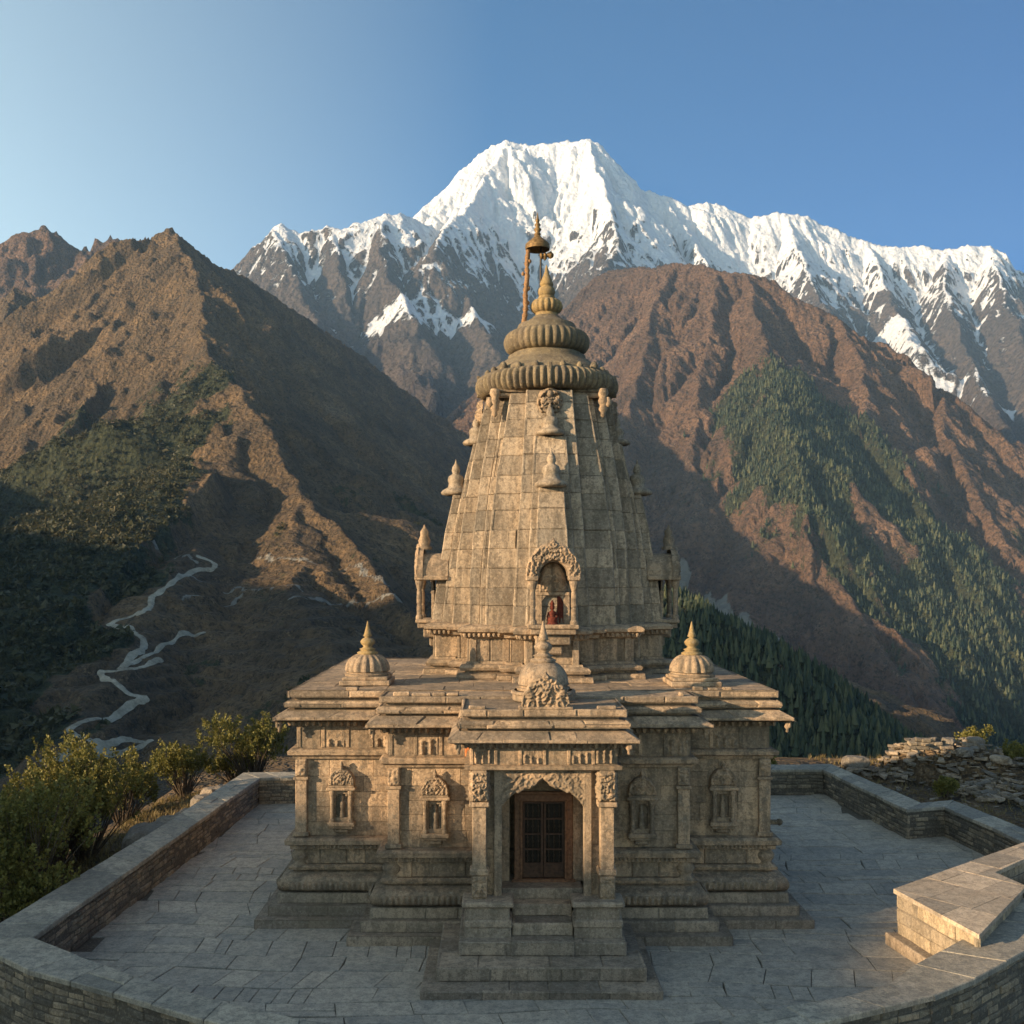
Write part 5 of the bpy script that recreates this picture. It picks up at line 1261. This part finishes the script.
# drystone remnant and bigger blocks on the heap
rw = MB(); 
for i in range(12):
    for j in range(9):
        x = 16.35+j*.24+rng.uniform(-.05, .05)+.04*i; mx = 1.62-.10*abs(j-2)
        if i*.15 < mx: rw.box(x-.17, x+.17, 39.6+.04*i+rng.uniform(-.05, .05), 40.3, zn(17, 40)+i*.15, zn(17, 40)+i*.15+.14, .03)
tag(rw.build('ruined_wall', M_rubble, weather=.05), 'broken sunlit stub of drystone walling at the left end of the rubble heap', 'ruined wall')
RB = [(18.4, 39.2, .36), (19.6, 38.8, .34), (21.0, 37.6, .42), (21.9, 38.6, .36), (18.4, 40.6, .32), (14.6, 40.6, .45), (22.6, 36.6, .4), (20.3, 37.0, .28), (14.6, 31.4, .32), (19.4, 40.6, .36)]
RD = ['brown block on the front of the rubble heap', 'grey slab-like block in the middle of the rubble heap', 'wide grey rock right of the rubble heap', 'long pale rock behind the wide grey rock', 'sunlit block on top of the rubble heap by the ruined wall', 'rounded sunlit rock alone left of the rubble heap', 'grey rock at the far right of the rubble heap', 'small block at the foot of the rubble heap', 'square loose stone just behind the stepped wall corner', 'pale block on the highest part of the heap']
for i, (x, y, s) in enumerate(RB): tag(boulder('rock', x, y, zn(x, y)+heap(x, y)*.9+s*.25, s*1.2, s*.8, s*.7, 30+i, M_rock), RD[i], 'rock', 'larger stones of the rubble heap')
# ---------------------------------------------------------------- plants
def leaf_mat(name, c1, c2, c3):
    t = NT(name, .6); tone = t.attr('tone'); n = t.noise(1.7, 3)
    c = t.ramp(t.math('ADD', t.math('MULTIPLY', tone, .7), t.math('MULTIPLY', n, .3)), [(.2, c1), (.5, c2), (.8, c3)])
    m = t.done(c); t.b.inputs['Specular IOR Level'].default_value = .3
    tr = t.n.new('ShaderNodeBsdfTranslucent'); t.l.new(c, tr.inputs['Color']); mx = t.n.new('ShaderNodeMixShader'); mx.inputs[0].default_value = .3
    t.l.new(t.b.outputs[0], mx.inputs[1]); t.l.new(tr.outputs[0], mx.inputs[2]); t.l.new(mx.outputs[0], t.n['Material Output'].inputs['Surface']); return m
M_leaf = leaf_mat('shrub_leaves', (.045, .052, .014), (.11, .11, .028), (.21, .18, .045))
M_bark = plain('bark', (.05, .035, .022), (.11, .085, .06), .9, 12)
def leaves(centres, dirs, size, tones, rg):
    n = len(centres); a = rg.normal(size=(n, 3)); d = dirs+a*.55; d /= np.linalg.norm(d, axis=1)[:, None]
    s = np.cross(d, rg.normal(size=(n, 3))); s /= np.linalg.norm(s, axis=1)[:, None]; L = size*rg.uniform(.6, 1.3, n)[:, None]; W = L*.36
    v = np.stack([centres, centres+d*L*.5+s*W, centres+d*L, centres+d*L*.5-s*W], 1).reshape(-1, 3)
    return v, (np.arange(n)*4)[:, None]+np.arange(4)[None], tones
def shrub(x, y, z, rx, ry, h, seed, nsh=260, lps=42, label='', size=.085, group='shrubs outside the left wall'):
    rg = np.random.default_rng(seed); root = empty('shrub', (x, y, z)); tag(root, label, 'shrub', group)
    C_, D_, T_ = [], [], []; wood = MB()
    nl = 9; lob = [(rg.uniform(-.7, .7)*rx, rg.uniform(-.7, .7)*ry, rg.uniform(.35, .8)*h, rg.uniform(.3, .5)) for _ in range(nl)]
    for k in range(nsh):
        lx, ly, lz, lr = lob[k % nl]; th = rg.uniform(0, 2*math.pi); el = math.asin(rg.uniform(-.35, 1)); rr = rg.uniform(.55, 1.0)**.5
        o = np.array([lx+math.cos(th)*math.cos(el)*lr*rx*rr, ly+math.sin(th)*math.cos(el)*lr*ry*rr, max(.08, lz+math.sin(el)*lr*h*.75*rr)])
        out = np.array([math.cos(th)*.45, math.sin(th)*.45, 1.0]); out /= np.linalg.norm(out); L = rg.uniform(.25, .62)*(h/3)**.5
        t_ = rg.uniform(0, 1, lps)**.8; c = o+out*L*t_[:, None]+rg.normal(size=(lps, 3))*.06*(1.25-t_)[:, None]
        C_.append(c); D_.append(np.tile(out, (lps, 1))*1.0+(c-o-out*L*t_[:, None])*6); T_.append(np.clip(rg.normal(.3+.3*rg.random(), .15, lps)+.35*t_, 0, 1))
        if k % 4 == 0: tube_w(wood, (lx*.2, ly*.2, 0), (o*.5+np.array([lx, ly, lz])*.25).tolist(), .035, .014); tube_w(wood, (o*.5+np.array([lx, ly, lz])*.25).tolist(), (o+out*L).tolist(), .014, .005)
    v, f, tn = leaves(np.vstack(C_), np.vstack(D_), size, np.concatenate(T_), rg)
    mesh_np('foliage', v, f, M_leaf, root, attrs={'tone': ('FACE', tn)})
    wv = np.vstack(wood.v); mesh_np('stems', wv, wood.f, M_bark, root, attrs={'tone': ('FACE', np.array(wood.t))})
    return root
def tube_w(m, p, q, r0, r1, n=5):
    p, q = np.array(p, float), np.array(q, float); d = q-p; d = d/(np.linalg.norm(d)+1e-9); s_ = np.cross(d, [.3, .9, .2]); s_ /= np.linalg.norm(s_)+1e-9; t_ = np.cross(d, s_); V_ = []
    for c_, r in ((p, r0), (q, r1)):
        for j in range(n): a = 2*math.pi*j/n; V_.append(c_+(s_*math.cos(a)+t_*math.sin(a))*r)
    m.add(V_, [[j, (j+1) % n, n+(j+1) % n, n+j] for j in range(n)], .5, True)
SH = [(254, 776, 39.5, 722, 1.6, 'round sunlit shrub rising behind the far left wall corner, against the temple'), (184, 792, 38, 752, 1.1, 'smaller golden green shrub, between the round corner shrub and the wide tall one'),
      (84, 850, 29.5, 757, 1.35, 'wide tall sunlit shrub halfway along the left wall'), (44, 868, 28, 778, 1.1, 'golden shrub at the left flank of the wide tall one'), (14, 905, 23, 800, 1.45, 'dark green shrub in shade near the front corner of the wall'),
      (122, 800, 35.5, 765, 1.0, 'olive shrub behind the wide tall one, towards the valley'), (232, 785, 40, 757, .8, 'low shrub left of the round corner shrub'), (42, 915, 22.5, 862, .7, 'low dark shrub hugging the rocks by the front corner')
      , (-15, 860, 26, 812, 1.4, 'dark shrub cut off at the edge of the view'), (55, 855, 29, 800, 1.3, 'dark olive shrub on the slope beyond the shaded one')]
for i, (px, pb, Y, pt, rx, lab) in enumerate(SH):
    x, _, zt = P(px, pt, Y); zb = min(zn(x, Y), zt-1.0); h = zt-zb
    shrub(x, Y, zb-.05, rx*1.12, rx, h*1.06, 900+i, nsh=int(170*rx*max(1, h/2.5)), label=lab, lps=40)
for i, (px, py, Y, s, lab) in enumerate(((770, 768, 37.5, .22, 'tiny bush catching the sun behind the back wall, right of the temple'), (978, 752, 42, .6, 'grey green bush behind the rubble heap'), (1016, 768, 40, .7, 'dark bush at the far right beside the rubble'), (945, 800, 36.5, .4, 'dry yellowish tuft growing in front of the rubble heap'))):
    x, _, z = P(px, py, Y); shrub(x, Y, zn(x, Y), s, s, s*1.4+max(0, z-zn(x, Y)), 950+i, nsh=70, label=lab, group='bushes near the rubble heap')

# far trees and scrub
def conifers(T, n, area, dens, size, mat, seed, kind='cone'):
    rg = np.random.default_rng(seed); xs, ys, h, Z = T; x = rg.uniform(area[0], area[1], n); y = rg.uniform(area[2], area[3], n)
    w = interp(xs, ys, Z[..., 1], x, y); k = rg.random(n) < np.clip((w-dens[0])/(dens[1]-dens[0]), 0, 1); x, y = x[k], y[k]; z = interp(xs, ys, h, x, y)
    px, py = px_of(x, y, z); k = (px > -40) & (px < 1064); x, y, z = x[k], y[k], z[k]; m = len(x); s = size*(.35+rg.random(m)**1.6*1.15)
    if kind == 'cone':
        prof = [(.0, 1.0), (.13, .55), (.09, .56), (.21, .2), (.12, .18), (.03, -.05)]; ns = 6; aspect = 1.0
    else:
        K = 16; c0 = rg.normal(size=(m, K, 3)); c0 /= np.linalg.norm(c0, axis=2)[..., None]; c0 *= rg.uniform(.25, .5, (m, K, 1)); c0[..., 2] = np.abs(c0[..., 2])*1.2+.1
        c0 = c0*s[:, None, None]+np.stack([x, y, z], -1)[:, None]; tri = rg.normal(size=(m, K, 3, 3))*.20*s[:, None, None, None]
        V_ = (c0[:, :, None]+tri).reshape(-1, 3); return mesh_np('scrub', V_, np.arange(len(V_)).reshape(-1, 3), mat, attrs={'tone': ('FACE', np.clip(np.repeat(rg.random(m), K)*.6+rg.random(m*K)*.4, 0, 1))})
    th = np.linspace(0, 2*np.pi, ns, endpoint=False); V_ = np.zeros((m, len(prof), ns, 3)); ph = rg.uniform(0, 6, m)
    for i, (r, zz) in enumerate(prof):
        jit = rg.uniform(.7, 1.3, (m, ns))
        V_[:, i, :, 0] = x[:, None]+np.cos(th[None]+ph[:, None])*r*s[:, None]*jit; V_[:, i, :, 1] = y[:, None]+np.sin(th[None]+ph[:, None])*r*s[:, None]*jit; V_[:, i, :, 2] = (z+zz*s)[:, None]+rg.uniform(-.04, .04, (m, ns))*s[:, None]
    f = []
    for i in range(len(prof)-1):
        for j in range(ns): f.append([i*ns+j, (i+1)*ns+j, (i+1)*ns+(j+1) % ns, i*ns+(j+1) % ns])
    f = np.array(f); F_ = (np.arange(m)*len(prof)*ns)[:, None, None]+f[None]; tone = np.repeat(rg.random(m), len(f))
    return mesh_np('forest', V_.reshape(-1, 3), F_.reshape(-1, 4), mat, attrs={'tone': ('FACE', tone)})
M_con = leaf_mat('conifer_needles', (.020, .034, .018), (.050, .068, .032), (.105, .110, .048))
M_scr = leaf_mat('scrub_leaves', (.030, .036, .014), (.055, .055, .022), (.095, .080, .035))
tag(conifers(right, 170000, (100, 2200, 1000, 2600), (.35, 1.0), 10.5, M_con, 61), kind='stuff')
tag(conifers(near, 52000, (40, 520, 240, 720), (.35, .7), 6.5, M_con, 62), kind='stuff')
tag(conifers(left, 60000, (-800, 100, 265, 1250), (.36, .95), 5.2, M_scr, 63, 'bush'), kind='stuff')
tag(conifers(near, 9000, (-90, 60, 95, 260), (.3, .8), 2.2, M_scr, 64, 'bush'), kind='stuff')
# dry grass tufts around the terrace
rg = np.random.default_rng(5); C_ = []
for i in range(5200):
    x, y = (rg.uniform(-13, -9.2), rg.uniform(19, 38)) if i < 3200 else (rg.uniform(14, 27), rg.uniform(26, 46))
    if x < 0 and x > -8.95-(34.55-y)*.064-.15: continue
    if x > 0 and (x < 14.5 and y < 31): continue
    z = zn(x, y)+(heap(x, y)*.8 if x > 0 else 0); k = rg.integers(4, 9); a = rg.uniform(0, 6.3, k); L = rg.uniform(.08, .28, k)
    for aa, ll in zip(a, L): b = np.array([x, y, z-.02]); d_ = np.array([math.cos(aa)*.5, math.sin(aa)*.5, 1])*ll; w_ = np.array([-math.sin(aa), math.cos(aa), 0])*.012; C_.append([b-w_, b+w_, b+d_])
C_ = np.array(C_); tag(mesh_np('grass', C_.reshape(-1, 3), np.arange(len(C_)*3).reshape(-1, 3), leaf_mat('dry_grass', (.12, .09, .035), (.22, .16, .06), (.30, .23, .10)), attrs={'tone': ('FACE', rg.random(len(C_)))}), kind='stuff')
# ---------------------------------------------------------------- air
hz_m = bpy.data.materials.new('haze'); hz_m.use_nodes = True; hn = hz_m.node_tree.nodes; hn.remove(hn['Principled BSDF'])
hv = hn.new('ShaderNodeVolumePrincipled'); hv.inputs['Color'].default_value = (.42, .68, 1, 1); hv.inputs['Density'].default_value = 4.8e-5
hv.inputs['Anisotropy'].default_value = .0
hz_m.node_tree.links.new(hv.outputs[0], hn['Material Output'].inputs['Volume'])
bx = [(-9000, -1500, -341.5), (9000, -1500, -341.5), (9000, 9000, -341.5), (-9000, 9000, -341.5)]
hz = mesh_np('haze', bx+[(x, y, 3100) for x, y, _ in bx], [(0, 3, 2, 1), (4, 5, 6, 7), (0, 1, 5, 4), (1, 2, 6, 5), (2, 3, 7, 6), (3, 0, 4, 7)], hz_m)
hz['kind'] = 'stuff'
